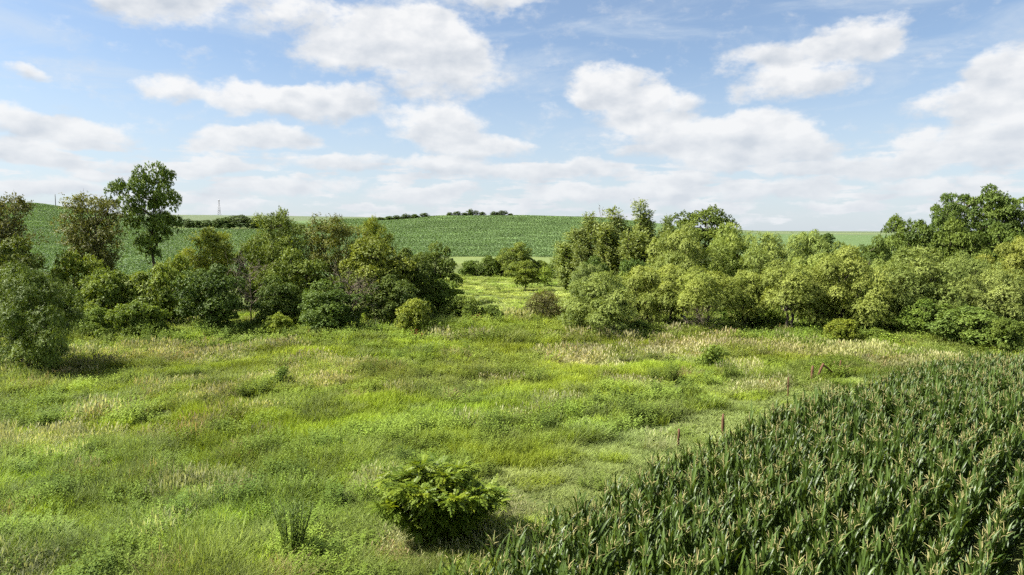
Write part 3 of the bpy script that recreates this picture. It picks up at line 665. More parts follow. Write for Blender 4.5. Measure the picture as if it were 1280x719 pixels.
def blades(rng, n, R, h, w, lean, curve, base_spread=1.0, segs=3):
    """n grass blades on a disc: each a tapering bent strip"""
    a = rng.random(n) * 6.283; r = R * np.sqrt(rng.random(n)); az = rng.random(n) * 6.283
    x0 = np.stack([r * np.cos(a), r * np.sin(a), np.zeros(n)], 1)
    hh = h * (.55 + .6 * rng.random(n)); ww = w * (.7 + .6 * rng.random(n)); ln = lean * (.3 + rng.random(n)); cv = curve * (.3 + rng.random(n))
    d = np.stack([np.cos(az), np.sin(az), np.zeros(n)], 1); s = np.stack([-np.sin(az + rng.normal(size=n) * .5), np.cos(az + rng.normal(size=n) * .5), np.zeros(n)], 1)
    V = []; A = []; jt = rng.random(n) * .5 - .1
    for k in range(segs + 1):
        t = k / segs; c = x0 + d * ((ln * t + cv * t * t) * hh)[:, None] + np.array([0, 0, 1]) * (hh * (t - .35 * cv * t * t))[:, None]
        wd = (ww * (1 - t ** 1.6) * .5 + .0008)[:, None]
        V += [c - s * wd, c + s * wd]; A += [np.clip(t * .75 + jt, 0, 1.2)] * 2
    V = np.stack(V, 1); A = np.stack(A, 1); K = 2 * (segs + 1); off = np.arange(n)[:, None] * K
    F = np.concatenate([off + np.array([[2 * k, 2 * k + 1, 2 * k + 3, 2 * k + 2]]) for k in range(segs)], 0)
    return V.reshape(-1, 3), F, A.reshape(-1)
def seedheads(rng, n, R, h, w=.03):
    a = rng.random(n) * 6.283; r = R * np.sqrt(rng.random(n)); az = rng.random(n) * 6.283
    x0 = np.stack([r * np.cos(a), r * np.sin(a), np.zeros(n)], 1); d = np.stack([np.cos(az), np.sin(az), np.zeros(n)], 1); s = np.stack([-np.sin(az), np.cos(az), np.zeros(n)], 1)
    hh = (h * (.8 + .4 * rng.random(n)))[:, None]; ln = (.25 * rng.random(n))[:, None]; up = np.array([0, 0, 1.0])
    b = x0 + d * ln * hh * .6 + up * hh * .72; tip = x0 + d * ln * hh * 1.2 + up * hh; mid = (b + tip) / 2
    V = np.stack([b, mid - s * w * .5, tip, mid + s * w * .5, x0, x0 + s * .004, b + s * .004, b], 1); off = np.arange(n)[:, None] * 8
    F = np.concatenate([off + np.array([[0, 1, 2, 3]]), off + np.array([[4, 5, 6, 7]])], 0)
    A = np.tile(np.array([2, 2, 2, 2, .4, .4, .8, .8]), n)
    return V.reshape(-1, 3), F, A
def forb(rng, n, R, h, leaf=.11, lw=.035, whorl=16):
    """upright leafy weed stems"""
    V = []; A = []; B = MB()
    for i in range(n):
        a = rng.random() * 6.28; r = R * math.sqrt(rng.random()); x0 = np.array([r * math.cos(a), r * math.sin(a), 0]); hh = h * (.65 + .5 * rng.random()); ln = rng.normal(size=2) * .12
        k = np.arange(whorl); t = .18 + .82 * (k + rng.random(whorl)) / whorl
        c = x0 + np.stack([ln[0] * t * hh, ln[1] * t * hh, t * hh], 1); th = k * 2.4 + rng.random() * 6; el = .25 + .7 * t - .3
        d = np.stack([np.cos(th) * np.cos(el), np.sin(th) * np.cos(el), np.sin(el)], 1); s = np.stack([-np.sin(th), np.cos(th), 0 * th], 1); l = (leaf * (1.25 - .6 * t) * (.7 + .6 * rng.random(whorl)))[:, None]
        V.append(np.stack([c, c + d * l * .45 + s * lw * .5, c + d * l + np.array([0, 0, -.15]) * l, c + d * l * .45 - s * lw * .5], 1).reshape(-1, 3)); A.append(np.repeat(.35 + .65 * t, 4))
    V = np.concatenate(V); return V, np.arange(len(V)).reshape(-1, 4), np.concatenate(A)
def clump(name, parts, mat):
    Vs, Fs, As = [], [], []; o = 0
    for V, F, A in parts: Vs.append(V); Fs.append(F + o); As.append(A); o += len(V)
    return proto_obj(name, mesh_from(name, np.concatenate(Vs), np.concatenate(Fs), 4, M[mat], {'v': np.concatenate(As)}))

R_ = np.random.default_rng
GP = []      # clump sources, three grades: fewer and broader blades where the meadow is far
for q_, wd in ((.62, 1.25), (.34, 2.1), (.2, 3.2)):
    nb = lambda k: int(k * q_)
    for s in range(3): GP.append(clump('tall_grass_clump', [blades(R_(100 + s), nb(420), .70, .80, .019 * wd, .55, .75, segs=2), seedheads(R_(120 + s), nb(26), .6, .85, .02 * wd)], 'grass'))          # 0-2 tall
    for s in range(3): GP.append(clump('straw_grass_clump', [blades(R_(130 + s), nb(330), .70, .72, .018 * wd, .55, .7, segs=2), seedheads(R_(140 + s), nb(100), .72, .90, .026 * wd)], 'grass'))      # 3-5 straw
    for s in range(2): GP.append(clump('dense_grass_clump', [blades(R_(150 + s), nb(520), .70, .62, .019 * wd, .25, .4, segs=2)], 'grass'))                                                   # 6-7 yellow-green
    for s in range(3): GP.append(clump('weed_clump', [forb(R_(160 + s), max(9, nb(56)), .68, .74, .13 * wd ** .4, .042 * wd ** .8, int(17 / wd ** .5)), blades(R_(170 + s), nb(130), .66, .5, .018 * wd, .3, .5, segs=2)], 'forb'))   # 8-10 forbs
    for s in range(2): GP.append(clump('short_grass_clump', [blades(R_(180 + s), nb(440), .70, .30, .019 * wd, .6, .7, segs=2)], 'grass'))                                                     # 11-12 short
    for s in range(2): GP.append(clump('big_weed_clump', [forb(R_(190 + s), 14, .40, 1.15, .20, .07, 18)], 'forb'))                                                           # 13-14 tall weeds

# edge of the corn (plan view), rows run parallel to it
EDGE = np.array([(-22, -8), (-12, 2.5), (-5.5, 9.6), (-1.5, 14.1), (1.5, 18.0), (5.2, 22.2), (9.6, 27.0), (15.6, 33.0), (22.0, 38.0), (29.0, 42.4), (36, 45.6), (50, 51), (75, 59), (110, 70)], float)
def catmull(Pq, step=.05):
    out = []
    for i in range(1, len(Pq) - 2):
        p0, p1, p2, p3 = Pq[i - 1], Pq[i], Pq[i + 1], Pq[i + 2]; n = max(2, int(np.linalg.norm(p2 - p1) / step))
        t = np.linspace(0, 1, n, endpoint=False)[:, None]
        out.append(.5 * ((2 * p1) + (-p0 + p2) * t + (2 * p0 - 5 * p1 + 4 * p2 - p3) * t ** 2 + (-p0 + 3 * p1 - 3 * p2 + p3) * t ** 3))
    return np.concatenate(out)
EC = catmull(EDGE); ET = norm(np.gradient(EC, axis=0))
k_ = np.ones(161) / 161
ET = norm(np.stack([np.convolve(np.pad(ET[:, i], 80, 'edge'), k_, 'valid') for i in (0, 1)], 1)); EN = np.stack([ET[:, 1], -ET[:, 0]], 1)   # normal points into the corn
def edge_dist(x, y):        # signed distance to the corn edge, positive on the meadow
    S = EC[::20]; Nn = EN[::20]; out = np.empty(len(x))
    for a in range(0, len(x), 4000):
        dx = x[a:a + 4000, None] - S[None, :, 0]; dy = y[a:a + 4000, None] - S[None, :, 1]; j = np.argmin(dx * dx + dy * dy, 1); r = np.arange(len(j))
        out[a:a + 4000] = -(dx[r, j] * Nn[j, 0] + dy[r, j] * Nn[j, 1])
    return out

def meadow():
    rng = R_(7)
    # candidate points, denser close by
    xs, ys = [], []
    for y0, y1, dens in ((8, 30, 2.7), (30, 50, 2.4), (50, 72, 2.0), (72, 92, 1.3), (92, 175, .6)):
        half = .80 * y1 + 4; n = int((y1 - y0) * 2 * half * dens); yy = y0 + (y1 - y0) * rng.random(n); xx = (rng.random(n) * 2 - 1) * half
        k = np.abs(xx) < .80 * yy + 4
        if y0 >= 92: px = 640 + FPX * xx / yy; k &= (px > 520) & (px < 780)
        xs.append(xx[k]); ys.append(yy[k])
    x = np.concatenate(xs); y = np.concatenate(ys); ed = edge_dist(x, y); k = ed > .15; x, y, ed = x[k], y[k], ed[k]; n = len(x)
    # patches of different growth, as seen on the ground
    wx = x + (vnoise(x, y, 5, 61) - .5) * 7; wy = y + (vnoise(x, y, 5, 62) - .5) * 7
    def patches(lst):
        f = np.zeros(n)
        for px, py, rx, ry in lst:
            gx, gy = ground_at(px, py); s = FPX / gy; _, g2 = ground_at(px, py - ry); ax = max(rx / s, .8); ay = max(g2 - gy, .8)
            f = np.maximum(f, 1 - np.sqrt(((wx - gx) / ax) ** 2 + ((wy - gy) / ay) ** 2))
        return f
    yg = patches([(108, 557, 48, 14), (197, 553, 46, 13), (295, 528, 60, 14), (380, 560, 55, 20), (344, 446, 60, 9), (270, 460, 50, 8), (490, 508, 80, 14), (560, 517, 75, 15), (645, 490, 60, 11), (416, 448, 46, 8),
                  (590, 434, 90, 9), (500, 436, 50, 8), (705, 487, 40, 10), (70, 690, 60, 14), (640, 412, 80, 7), (320, 560, 50, 18), (250, 585, 60, 16)])
    st = patches([(92, 528, 44, 12), (40, 562, 52, 20), (25, 600, 34, 16), (305, 495, 34, 9), (364, 436, 30, 8), (243, 525, 34, 9), (405, 488, 34, 8), (500, 493, 26, 7), (620, 527, 42, 9), (585, 549, 40, 10), (727, 452, 60, 10),
                  (788, 478, 42, 8), (818, 446, 70, 12), (865, 433, 70, 9), (945, 440, 80, 10), (1015, 446, 60, 9), (1080, 446, 60, 9), (700, 445, 50, 8), (470, 600, 28, 12), (690, 505, 50, 9), (230, 452, 60, 7), (190, 440, 50, 8), (560, 425, 60, 5), (930, 470, 50, 8), (960, 492, 34, 8)])
    fo = patches([(430, 556, 34, 14), (482, 535, 30, 9), (360, 580, 40, 14), (690, 480, 26, 8), (655, 600, 34, 20), (690, 545, 60, 22), (740, 520, 60, 20), (820, 500, 90, 16), (640, 560, 50, 18), (200, 590, 60, 16), (180, 660, 50, 16), (90, 640, 60, 18), (230, 690, 40, 14),
                  (300, 630, 60, 18), (530, 560, 60, 16), (860, 480, 80, 12), (950, 460, 60, 10), (380, 640, 60, 18), (60, 440, 80, 10), (180, 430, 90, 8), (280, 425, 70, 6)])
    mown = (ed < 2.6 + 4.0 * sstep(21, 26, y) + (vnoise(x, y, 6, 71) - .5) * 3.0) & (y > 17) & (y < 47)
    past = (y > 84)
    nz = vnoise(x, y, 7, 81); nz2 = vnoise(x, y, 2.2, 82); r = rng.random(n)
    cls = np.zeros(n, int)
    cls[(nz2 + .30 * (r - .5) > .49)] = 3; cls[(nz > .66) & (r < .35)] = 1; cls[(nz < .36) & (r < .6)] = 2
    cls[fo + .7 * (r - .5) > .14] = 3; cls[yg + .5 * (r - .5) > .08] = 2; cls[(st + .7 * (r - .5) > .10) & (r < .56)] = 1
    cls[mown & (rng.random(n) < .93)] = 4
    cls[past] = np.where(rng.random(past.sum()) < .12, 3, 4)
    rim = (y > 61) & (y < 76) & ~past; cls[rim & (rng.random(n) < .45)] = 3
    big = (cls == 3) & (rng.random(n) < np.where(fo > .1, .34, .10) * (vnoise(x, y, 3.5, 97) > .48)); cls[big] = 5
    first = np.array([0, 3, 6, 8, 11, 13]); cnt = np.array([3, 3, 2, 3, 2, 2])
    idx = first[cls] + (rng.random(n) * cnt[cls]).astype(int) + 15 * ((y > 31).astype(int) + (y > 50))
    pal = np.array([[.156, .200, .052], [.240, .252, .122], [.222, .290, .038], [.134, .186, .036], [.225, .280, .092], [.080, .118, .026]])
    tint = pal[cls].copy()
    hue = vnoise(x, y, 9, 91); val = vnoise(x, y, 3.2, 92); bl = vnoise(x, y, 12, 93)
    tint *= np.where(mown, .80 + .3 * val, .42 + 1.12 * val)[:, None]
    tint[:, 0] *= .86 + .28 * hue; tint[:, 2] *= .8 + .5 * np.clip(bl - .3, 0, 1)
    tint *= (1 + .16 * rng.normal(size=n))[:, None].clip(.6, 1.45)
    dry = (rng.random(n) < .025) & (cls < 2); tint[dry] = np.array([.24, .20, .09])
    red = (rng.random(n) < .003) & (cls == 3); tint[red] = np.array([.15, .06, .03])
    tint[past] *= np.array([1.25, 1.22, 1.15])
    hs = .35 + 1.15 * vnoise(x, y, 2.2, 95, 2) ; hs[cls == 4] = .7 + .5 * rng.random((cls == 4).sum()); hs[cls == 5] = .6 + .5 * rng.random((cls == 5).sum())
    hs *= np.where(ed < 9, .75 + .25 * sstep(4, 9, ed), 1.0)
    sc = np.stack([np.ones(n), np.ones(n), hs], 1) * np.where(past, 1.7, np.where(y > 60, 1.25, 1.0))[:, None]; sc[:, 2] *= np.where(past, .55, 1)
    rot = np.stack([rng.normal(size=n) * .06, rng.normal(size=n) * .06, rng.random(n) * 6.283], 1)
    pts = np.stack([x, y, land(x, y) - .02], 1)
    w = cls == 3; w |= cls == 5
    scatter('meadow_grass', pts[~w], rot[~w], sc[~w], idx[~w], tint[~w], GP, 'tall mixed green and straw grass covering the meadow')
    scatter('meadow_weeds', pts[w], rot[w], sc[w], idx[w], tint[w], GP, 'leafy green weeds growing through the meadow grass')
meadow()

# ------------------------------------------------------------------ soybeans on the hills
def soy():
    rng = R_(17); protos = []
    for s in range(3):
        r = R_(200 + s); n = 90; c = np.stack([(r.random(n) - .5) * 3.1, r.normal(size=n) * .16, .12 + .55 * r.random(n) ** .6], 1)
        V, A = sprays(r, c, np.full(n, .12), 1, 1, .05, .26, .24, .1, .8, .6, 1.2)
        protos.append(proto_obj('bean_row', mesh_from('bean_row', V, np.arange(len(V)), 4, M['soy'], {'v': A})))
    P_ = []; Rz = []
    for (y0, y1, fan, ang) in ((138, 412, (-.80, -.26), .10), (228, 515, (-.26, .20), -.06)):
        ca, sa = math.cos(ang), math.sin(ang)
        vv = np.arange(y0 - 90, y1 + 90, 1.0); uu = np.arange(-420, 420, 3.0)
        U, Vv = np.meshgrid(uu, vv); U = U + rng.random(U.shape) * 3.0; Vv = Vv + rng.normal(size=U.shape) * .15
        Vv = Vv + 9 * np.sin(U / 60.0)
        X = U * ca - Vv * sa; Y = U * sa + Vv * ca; X, Y = X.ravel(), Y.ravel()
        k = (Y > y0) & (Y < y1) & (X / Y > fan[0]) & (X / Y < fan[1]); X, Y = X[k], Y[k]
        px = 640 + FPX * X / Y; k = soyzone(px, Y) & (px > -40); X, Y = X[k], Y[k]
        P_.append(np.stack([X, Y], 1)); Rz.append(ang + np.arctan(9 / 60 * np.cos((X * ca + Y * sa) / 60.0)))
    Q = np.concatenate(P_); rz = np.concatenate(Rz); x, y = Q[:, 0], Q[:, 1]; n = len(x)
    z = land(x, y); dz = (land(x + np.cos(rz), y + np.sin(rz)) - land(x - np.cos(rz), y - np.sin(rz))) / 2
    g = vnoise(x, y * 2.2, 26, 33); tint = np.array([.118, .190, .070]) * (.74 + .52 * g)[:, None] * (1 + .06 * rng.normal(size=n))[:, None].clip(.6, 1.4)
    pale = vnoise(x * .6, y * 2.0, 9, 34) > .66; tint[pale] = tint[pale] * 1.25 + np.array([.035, .04, .03])
    scatter('soybean_field', np.stack([x, y, z], 1), np.stack([np.zeros(n), -np.arctan(dz), rz], 1), np.stack([np.ones(n), np.full(n, 1.25), .75 + .5 * g], 1), rng.integers(0, 3, n), tint, protos, 'rows of green soybeans covering the hills')
    print('soy', n)
soy()

# ------------------------------------------------------------------ corn
def corn_leaf(rng, h, az, L, W, el0, bend):
    n = 6; t = np.linspace(0, 1, n + 1); el = el0 - bend * t ** 1.5; dl = L / n
    r = np.concatenate([[0], np.cumsum(np.cos(el[:-1]) * dl)]); z = h + np.concatenate([[0], np.cumsum(np.sin(el[:-1]) * dl)])
    tw = rng.normal() * .5; aa = az + .25 * rng.normal() * t
    c = np.stack([r * np.cos(aa), r * np.sin(aa), z], 1); w = W * np.clip(np.minimum(.45 + 2.2 * t, 1.0) * (1 - t ** 2.2), .03, 1)
    s = np.stack([-np.sin(aa), np.cos(aa), 0 * t], 1); up = np.stack([-np.sin(el) * np.cos(aa), -np.sin(el) * np.sin(aa), np.cos(el)], 1)
    ang = tw * t; s2 = s * np.cos(ang)[:, None] + up * np.sin(ang)[:, None]; u2 = up * np.cos(ang)[:, None] - s * np.sin(ang)[:, None]
    wave = (.012 * np.sin(t * 14 + rng.random() * 6))[:, None] * u2
    l = c + s2 * (w * .5)[:, None] + u2 * (w * .22)[:, None] + wave; q = c - s2 * (w * .5)[:, None] + u2 * (w * .22)[:, None] - wave
    V = np.stack([l, c, q], 1).reshape(-1, 3)
    F = [(3 * i + a, 3 * i + a + 1, 3 * i + a + 4, 3 * i + a + 3) for i in range(n) for a in (0, 1)]
    return V, F
def corn_proto(seed, tass=True):
    rng = R_(seed); H = 1.85 + .2 * rng.random(); leaves = []; pl = 0.0; mb = MB()
    nL = 12
    for i in range(nL):
        f = i / (nL - 1); h = .35 + (H - .42) * f ** .95
        az = pl + (math.pi if i % 2 else 0) + rng.normal() * .28
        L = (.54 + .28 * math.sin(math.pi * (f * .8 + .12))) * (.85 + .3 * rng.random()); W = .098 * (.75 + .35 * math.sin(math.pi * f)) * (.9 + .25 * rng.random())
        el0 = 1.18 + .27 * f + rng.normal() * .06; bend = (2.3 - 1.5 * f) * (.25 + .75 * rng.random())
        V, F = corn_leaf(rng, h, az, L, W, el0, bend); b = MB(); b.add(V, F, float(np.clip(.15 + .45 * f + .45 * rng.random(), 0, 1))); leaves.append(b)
    mb.tube([(0, 0, -.05), (0, 0, H * .5), (rng.normal() * .02, rng.normal() * .02, H + .05)], [.017, .015, .007], 6)
    ear = MB(); a = pl + 1.2; ear.tube([(0.02 * math.cos(a), .02 * math.sin(a), 1.0), (.07 * math.cos(a), .07 * math.sin(a), 1.13), (.10 * math.cos(a), .10 * math.sin(a), 1.27)], [.02, .032, .012], 6)
    ta = None
    if tass:
        ta = MB(); b_ = rng.normal(size=2) * .05; tl = .30 + .16 * rng.random(); ta.tube([(0, 0, H), (b_[0] * .3, b_[1] * .3, H + tl * .5), (b_[0], b_[1], H + tl)], [.006, .007, .004], 4, .6)
        for i in range(int(rng.integers(3, 8))):
            a = i * 2.4 + rng.random(); h0 = H + .06 + .016 * i; l = .20 + .1 * rng.random(); e = .85 + .6 * rng.random()
            p1 = np.array([math.cos(a) * l * .45 * math.cos(e), math.sin(a) * l * .45 * math.cos(e), h0 + l * .5 * math.sin(e)]); p2 = np.array([math.cos(a) * l * math.cos(e * .8), math.sin(a) * l * math.cos(e * .8), h0 + l * .78 * math.sin(e)])
            ta.tube([(0, 0, h0), p1, p2], [.006, .008, .004], 3, float(rng.random()))
    return leaves, mb, ear, ta
def corn():
    rng = R_(27); PR = []
    for s in range(10):
        lv, st, er, ta = corn_proto(300 + s, s % 3 != 2)
        whole = MB(); mats = []
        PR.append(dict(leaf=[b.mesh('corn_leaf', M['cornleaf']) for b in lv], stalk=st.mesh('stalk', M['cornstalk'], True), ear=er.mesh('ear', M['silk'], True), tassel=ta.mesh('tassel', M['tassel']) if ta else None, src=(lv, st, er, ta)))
    # stretches of a corn row, used beyond the front rows
    def joined(q):
        lv, st, er, ta = q['src']; w = MB(); mi = []
        for b, k in [(b, 0) for b in lv] + [(st, 1), (er, 1)] + ([(ta, 2)] if ta else []):
            w.add(np.concatenate(b.v), b.f, np.concatenate(b.a)); mi += [k] * len(b.f)
        return np.concatenate(w.v), np.array([list(f) + [-1] * (6 - len(f)) for f in w.f]), np.array([len(f) for f in w.f]), np.concatenate(w.a), np.array(mi)
    JQ = [joined(q) for q in PR]; jo = []
    def rotm(a, b, c):
        ca, sa, cb, sb, cc, s_ = math.cos(a), math.sin(a), math.cos(b), math.sin(b), math.cos(c), math.sin(c)
        return np.array([[cc, -s_, 0], [s_, cc, 0], [0, 0, 1]]) @ np.array([[cb, 0, sb], [0, 1, 0], [-sb, 0, cb]]) @ np.array([[1, 0, 0], [0, ca, -sa], [0, sa, ca]])
    CH = 12; STEP = .175
    for v_ in range(10):
        Vs, Fs, Ls, As, Ms = [], [], [], [], []; o = 0
        for k in range(CH):
            if rng.random() < .05: continue
            V, F, Ln, A, mi = JQ[rng.integers(0, 10)]
            sz = 1 + .07 * rng.normal(); V = (V * sz) @ rotm(rng.normal() * .06, rng.normal() * .06, rng.normal() * .2 + math.pi * rng.integers(0, 2)).T
            V = V + np.array([(k - CH / 2 + .5) * STEP + rng.normal() * .03, rng.normal() * .025, 0])
            Vs.append(V); Fs.append((F + o)[F >= 0]); Ls.append(Ln); As.append(A); Ms.append(mi); o += len(V)
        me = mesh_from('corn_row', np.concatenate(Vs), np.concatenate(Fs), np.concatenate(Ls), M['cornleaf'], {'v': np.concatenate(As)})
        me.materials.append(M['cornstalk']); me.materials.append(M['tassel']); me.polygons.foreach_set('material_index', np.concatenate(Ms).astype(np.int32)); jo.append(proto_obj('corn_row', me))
    pts = []; seg = []
    for row in range(0, 54):
        c = EC + EN * (.35 + .95 * row); st = np.concatenate([[0], np.cumsum(np.linalg.norm(np.diff(c, axis=0), axis=1))])
        at = np.arange(CH * STEP / 2, st[-1], CH * STEP); x = np.interp(at, st, c[:, 0]); y = np.interp(at, st, c[:, 1])
        h = np.arctan2(np.interp(at, st, ET[:, 1]), np.interp(at, st, ET[:, 0]))
        for j in range(len(at)):
            if 4 < y[j] < 62 and abs(x[j]) < .78 * y[j] + 9: seg.append((x[j], y[j], h[j], row))
    seg = np.array(seg)
    def frame_of(x, y):
        z = land(x, y); depth = y * math.cos(PITCH) + (EYE - z - 2.1) * math.sin(PITCH)
        return 640 + FPX * x / depth, 359.5 + FPX * ((EYE - z - 2.2) * math.cos(PITCH) - y * math.sin(PITCH)) / depth
    # the nearest stretches in view are planted one by one
    tx, ty = frame_of(seg[:, 0], seg[:, 1]); seen = (tx > -15) & (tx < 1295) & (ty < 725); d = np.where(seen, np.hypot(seg[:, 0], seg[:, 1]), 1e9)
    one = np.zeros(len(seg), bool); one[np.argsort(d)[:300 // CH]] = True
    x, y, h, row = seg[~one].T; n = len(x); g = vnoise(x, y, 6, 44); sz = (.92 + .2 * g) * np.where(row < 2, .95, 1.0); flip = math.pi * rng.integers(0, 2, n)
    scatter('corn_field', np.stack([x, y, land(x, y)], 1), np.stack([0 * x, 0 * x, h + flip], 1), np.stack([np.ones(n), sz, sz], 1), rng.integers(0, 10, n), np.ones((n, 3)), jo, 'green tasselled corn filling the field beyond its front rows')
    P1 = []
    for sx, sy, sh_, r_ in seg[one]:
        for k in range(CH):
            u = (k - CH / 2 + .5) * STEP + rng.normal() * .03; w_ = rng.normal() * .035
            P1.append((sx + u * math.cos(sh_) - w_ * math.sin(sh_), sy + u * math.sin(sh_) + w_ * math.cos(sh_), sh_))
    P1 = np.array(P1); x, y, hd = P1.T; n = len(x); z = land(x, y); g = vnoise(x, y, 6, 44); sz = (.92 + .2 * g) * (1 + .06 * rng.normal(size=n))
    rz = hd + rng.normal(size=n) * .2 + math.pi * rng.integers(0, 2, n); lx = rng.normal(size=n) * .06; ly = rng.normal(size=n) * .06; var = rng.integers(0, 10, n); order = range(n)
    for i in order:
        q = PR[var[i]]
        r = bpy.data.objects.new('corn_plant', None); COL.objects.link(r); r.location = (x[i], y[i], z[i]); r.rotation_euler = (lx[i], ly[i], rz[i]); r.scale = (sz[i],) * 3; r.empty_display_size = .2
        r['label'] = 'green corn plant in the front rows of the field at the bottom of the picture'; r['category'] = 'corn plant'; r['group'] = 'corn plants of the front rows'
        add_obj('stalk', q['stalk'], r)
        if q['tassel']: add_obj('tassel', q['tassel'], r)
        for lm in q['leaf']: add_obj('leaf', lm, r)
corn()

# ------------------------------------------------------------------ leafy bush in the foreground: pinnate leaves
def pinnate(rng, L=.31, pairs=6):
    V = []; n = 0
    def leaflet(p, d, up, l, w):
        s = np.cross(d, up); return [p, p + d * l * .45 + s * w * .5, p + d * l + up * (-.12 * l), p + d * l * .45 - s * w * .5]
    for i in range(pairs):
        t = .22 + .78 * i / (pairs - .4); x = L * t; z = .10 * L * math.sin(t * 2.2) - .30 * L * t * t
        l = .120 * (1 - .35 * abs(t - .55) * 1.6) * (.9 + .2 * rng.random())
        for sgn in (-1, 1):
            d = norm(np.array([.42, sgn * .9, -.12 + .1 * rng.normal()])); V += leaflet(np.array([x, 0, z]), d, np.array([0, 0, 1.0]), l, .056)
    V += leaflet(np.array([L, 0, -.2 * L]), norm(np.array([1, 0, -.3])), np.array([0, 0, 1.0]), .13, .05)
    V += [np.array([0, .004, 0]), np.array([0, -.004, 0]), np.array([L, -.003, -.2 * L]), np.array([L, .003, -.2 * L])]
    V = np.array(V); return V
def leafy_bush():
    rng = R_(55); x0, y0 = ground_at(546, 696); z0 = landz(x0, y0)
    root = add_obj('leafy_bush', None, loc=(x0, y0, z0), label='large bright green bush with long feathered leaves on the near meadow beside the corn', cat='bush')
    lm = []; raw = []
    for s in range(4):
        V = pinnate(R_(500 + s)); raw.append(V); lm.append(mesh_from('leaf', V, np.arange(len(V)), 4, M['bigleaf'], {'v': np.full(len(V), .25 + .2 * s)}))
    mb = MB(); cand = []
    for s in range(24):
        a = 6.283 * s * 7 / 24 + rng.random() * .5; sp = .3 + 1.3 * rng.random() ** .7; h = 2.6 - 1.6 * (sp / 1.6) ** 2 + .15 * rng.normal()
        t = np.linspace(0, 1, 7); pts = np.stack([1.35 * sp * t ** .85 * math.cos(a), sp * t ** .85 * math.sin(a), -.1 + (h + .1) * np.sin(t * 1.57) ** .9], 1) + rng.normal(size=(7, 3)) * .03
        mb.tube(pts, np.linspace(.035, .008, 7), 5)
        for j in range(135):
            k = .12 + .88 * rng.random() ** .8; b = k * 6; p = pts[int(min(b, 5))] + (pts[min(int(b) + 1, 6)] - pts[int(min(b, 5))]) * (b - int(min(b, 5)))
            az = rng.random() * 6.283; q = p + np.array([math.cos(az), math.sin(az), .25]) * .30 * rng.random()
            az = az if rng.random() < .35 else math.atan2(q[1], q[0]) + rng.normal() * .9; cand.append((q, az, rng.normal() * .4 + .15 - .2 * (1 - k), rng.normal() * .3, .8 + .45 * rng.random()))
    add_obj('stems', mb.mesh('stems', M['bark'], True), root)
    view = norm(np.array([-x0, -y0, EYE - 1.5])); sc = [float(np.dot(c[0] - np.array([0, 0, 1.2]), view + np.array([-.3, 0, .4]))) for c in cand]; order = np.argsort(sc)[::-1]
    VB = []; AB = []
    for j, i in enumerate(order):
        q, az, el, ro, s = cand[i]; k = i % 4
        if j < 290:
            o = add_obj('leaf', lm[k], root, color=(1, 1, 1) if rng.random() < .8 else (1.35, 1.2, .8)); o.location = q; o.rotation_euler = (ro, -el, az); o.scale = (s, s, s)
        else:
            ca, sa, ce, se, cr, sr = math.cos(az), math.sin(az), math.cos(-el), math.sin(-el), math.cos(ro), math.sin(ro)
            Rm = np.array([[ca, -sa, 0], [sa, ca, 0], [0, 0, 1]]) @ np.array([[ce, 0, se], [0, 1, 0], [-se, 0, ce]]) @ np.array([[1, 0, 0], [0, cr, -sr], [0, sr, cr]])
            V = (raw[k] * s) @ Rm.T + q; VB.append(V); AB.append(np.full(len(V), rng.random()))
    o = add_obj('foliage', mesh_from('foliage', np.concatenate(VB), np.arange(sum(len(v) for v in VB)), 4, M['bigleaf'], {'v': np.concatenate(AB)}), root, kind='stuff')
leafy_bush()

# dark upright clump of stiff stems
def stiff_clump():
    rng = R_(66); x0, y0 = ground_at(357, 714); n = 34; V = []; mb = MB(); A = []
    for i in range(n):
        a = rng.random() * 6.28; sp = .12 + .42 * rng.random(); h = 1.45 + .45 * rng.random(); p0 = np.array([.12 * math.cos(a), .12 * math.sin(a), -.05]); p1 = np.array([sp * math.cos(a) * 1.3, sp * math.sin(a), h])
        mb.tube([p0, p0 * .4 + p1 * .5, p1], [.012, .01, .005], 4)
        k = 52; t = .12 + .88 * rng.random(k); c = p0 + (p1 - p0) * t[:, None]; th = rng.random(k) * 6.28; d = np.stack([np.cos(th) * .55, np.sin(th) * .55, np.full(k, .8)], 1); s = np.stack([-np.sin(th), np.cos(th), 0 * th], 1)
        l = (.10 + .08 * rng.random(k))[:, None]; V.append(np.stack([c, c + d * l * .5 + s * .012, c + d * l, c + d * l * .5 - s * .012], 1).reshape(-1, 3)); A.append(np.repeat(rng.random(k), 4))
    root = add_obj('weed_clump', None, loc=(x0, y0, landz(x0, y0)), label='dark upright clump of stiff leafy stems on the near meadow left of the large bush', cat='weed')
    add_obj('stems', mb.mesh('stems', M['cornstalk'], True), root)
    V = np.concatenate(V); add_obj('foliage', mesh_from('foliage', V, np.arange(len(V)), 4, M['shrub'], {'v': np.concatenate(A)}), root, color=(.75, .85, .8))
stiff_clump()

# ------------------------------------------------------------------ fence remains, log, far masts
def post(px, py, h, r, lean, label, thin=False):
    x, y = ground_at(px, py); rng = R_(int(px)); mb = MB(); z = landz(x, y)
    t = np.linspace(0, 1, 6); pts = np.stack([lean[0] * t * h, lean[1] * t * h, -.3 + (h + .3) * t], 1) + rng.normal(size=(6, 3)) * r * .12
    rad = r * (1 + .12 * rng.normal(size=6)); rad[-1] *= .8; mb.tube(pts, rad, 8)
    add_obj('fence_post', mb.mesh('fence_post', M['post'], True), loc=(x, y, z), label=label, cat='post', group='old fence posts')
post(852, 566, .88, .055, (.02, 0), 'short rusty post standing alone in the mown strip')
post(908, 546, 1.02, .06, (.02, 0), 'thick reddish wooden post right at the corn edge')
post(990, 497, 1.25, .035, (0, .02), 'thin dark post between the thick post and the leaning brace')
post(1019, 479, 1.15, .085, (.06, 0), 'upright wooden post just left of the leaning brace')
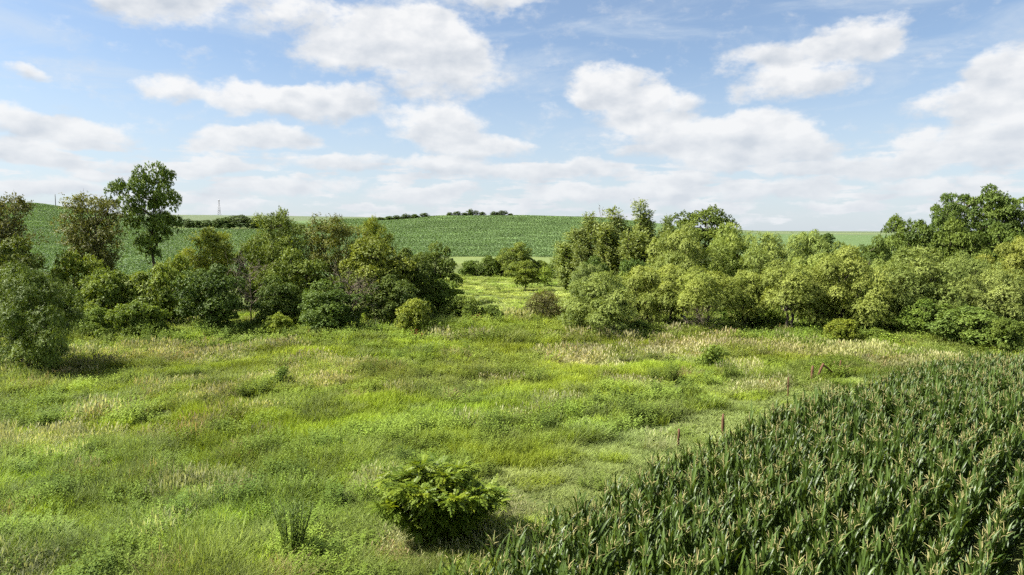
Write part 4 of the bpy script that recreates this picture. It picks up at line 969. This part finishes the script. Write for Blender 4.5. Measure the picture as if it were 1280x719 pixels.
post(1054, 469, 1.05, .05, (.08, 0), 'thin wooden post just right of the leaning brace')
def brace():
    x, y = ground_at(1029, 475); z = landz(x, y)
    root = add_obj('fence_brace', None, loc=(x, y, z), label='leaning wooden brace of two crossed beams from the old fence', cat='fence brace')
    a = MB(); a.tube([(-.30, 0, -.2), (.02, .02, .55), (.28, .05, 1.10)], [.09, .085, .08], 8); add_obj('leaning_beam', a.mesh('leaning_beam', M['post'], True), root)
    b = MB(); b.tube([(.20, -.06, 1.02), (.52, -.04, .80), (.86, 0, .50)], [.06, .055, .05], 7); add_obj('cross_beam', b.mesh('cross_beam', M['post'], True), root)
brace()
def log():
    x, y = ground_at(852, 408); z = landz(x, y); mb = MB()
    mb.tube([(-.2, 0, 1.35), (.35, 0, .95), (.7, .1, .5), (1.2, .2, .1)], [.10, .15, .17, .19], 8); tw = MB(); tw.tube([(.5, 0, .8), (.2, -.3, .45), (.0, -.5, .1)], [.07, .05, .04], 6)
    root = add_obj('fallen_log', None, loc=(x, y, z), label='pale barkless broken log leaning under the bright puffy willow', cat='log')
    add_obj('stem', mb.mesh('stem', M['paledead'], True), root); add_obj('branch', tw.mesh('branch', M['paledead'], True), root)
log()
def utility_pole():
    Y = 405; x = colx(73, Y); z = landz(x, Y); h = EYE + (YH - 243.5) / FPX * Y - z
    root = add_obj('utility_pole', None, loc=(x, Y, z), label='lone thin pole on the left hilltop', cat='pole')
    mb = MB(); mb.tube([(0, 0, -.5), (0, 0, h * .5), (0, 0, h)], [.22, .19, .15], 8); add_obj('shaft', mb.mesh('shaft', M['pole'], True), root)
utility_pole()
def lattice_mast():
    Y = 890; x = colx(276, Y); z = landz(x, Y); h = 18.5
    root = add_obj('lattice_mast', None, loc=(x, Y, z), label='far lattice mast on the skyline right of the tallest tree', cat='mast'); wb, wt = 1.6, .35
    cs = [(-1, -1), (1, -1), (1, 1), (-1, 1)]
    for sx, sy in cs:
        mb = MB(); mb.tube([(sx * wb, sy * wb, -.5), (sx * wt, sy * wt, h)], [.16, .12], 4); add_obj('leg', mb.mesh('leg', M['steel']), root)
    for i in range(6):
        t0, t1 = i / 6, (i + 1) / 6; a, b = wb + (wt - wb) * t0, wb + (wt - wb) * t1; mb = MB()
        for k in range(4):
            p, q = cs[k], cs[(k + 1) % 4]; mb.tube([(p[0] * a, p[1] * a, h * t0), (q[0] * b, q[1] * b, h * t1)], .07, 3); mb.tube([(p[0] * b, p[1] * b, h * t1), (q[0] * b, q[1] * b, h * t1)], .07, 3)
        add_obj('lattice', mb.mesh('lattice', M['steel']), root)
    mb = MB(); mb.box((0, 0, h + .5), (1.5, 1.2, 1.0)); add_obj('platform', mb.mesh('platform', M['steel']), root)
lattice_mast()
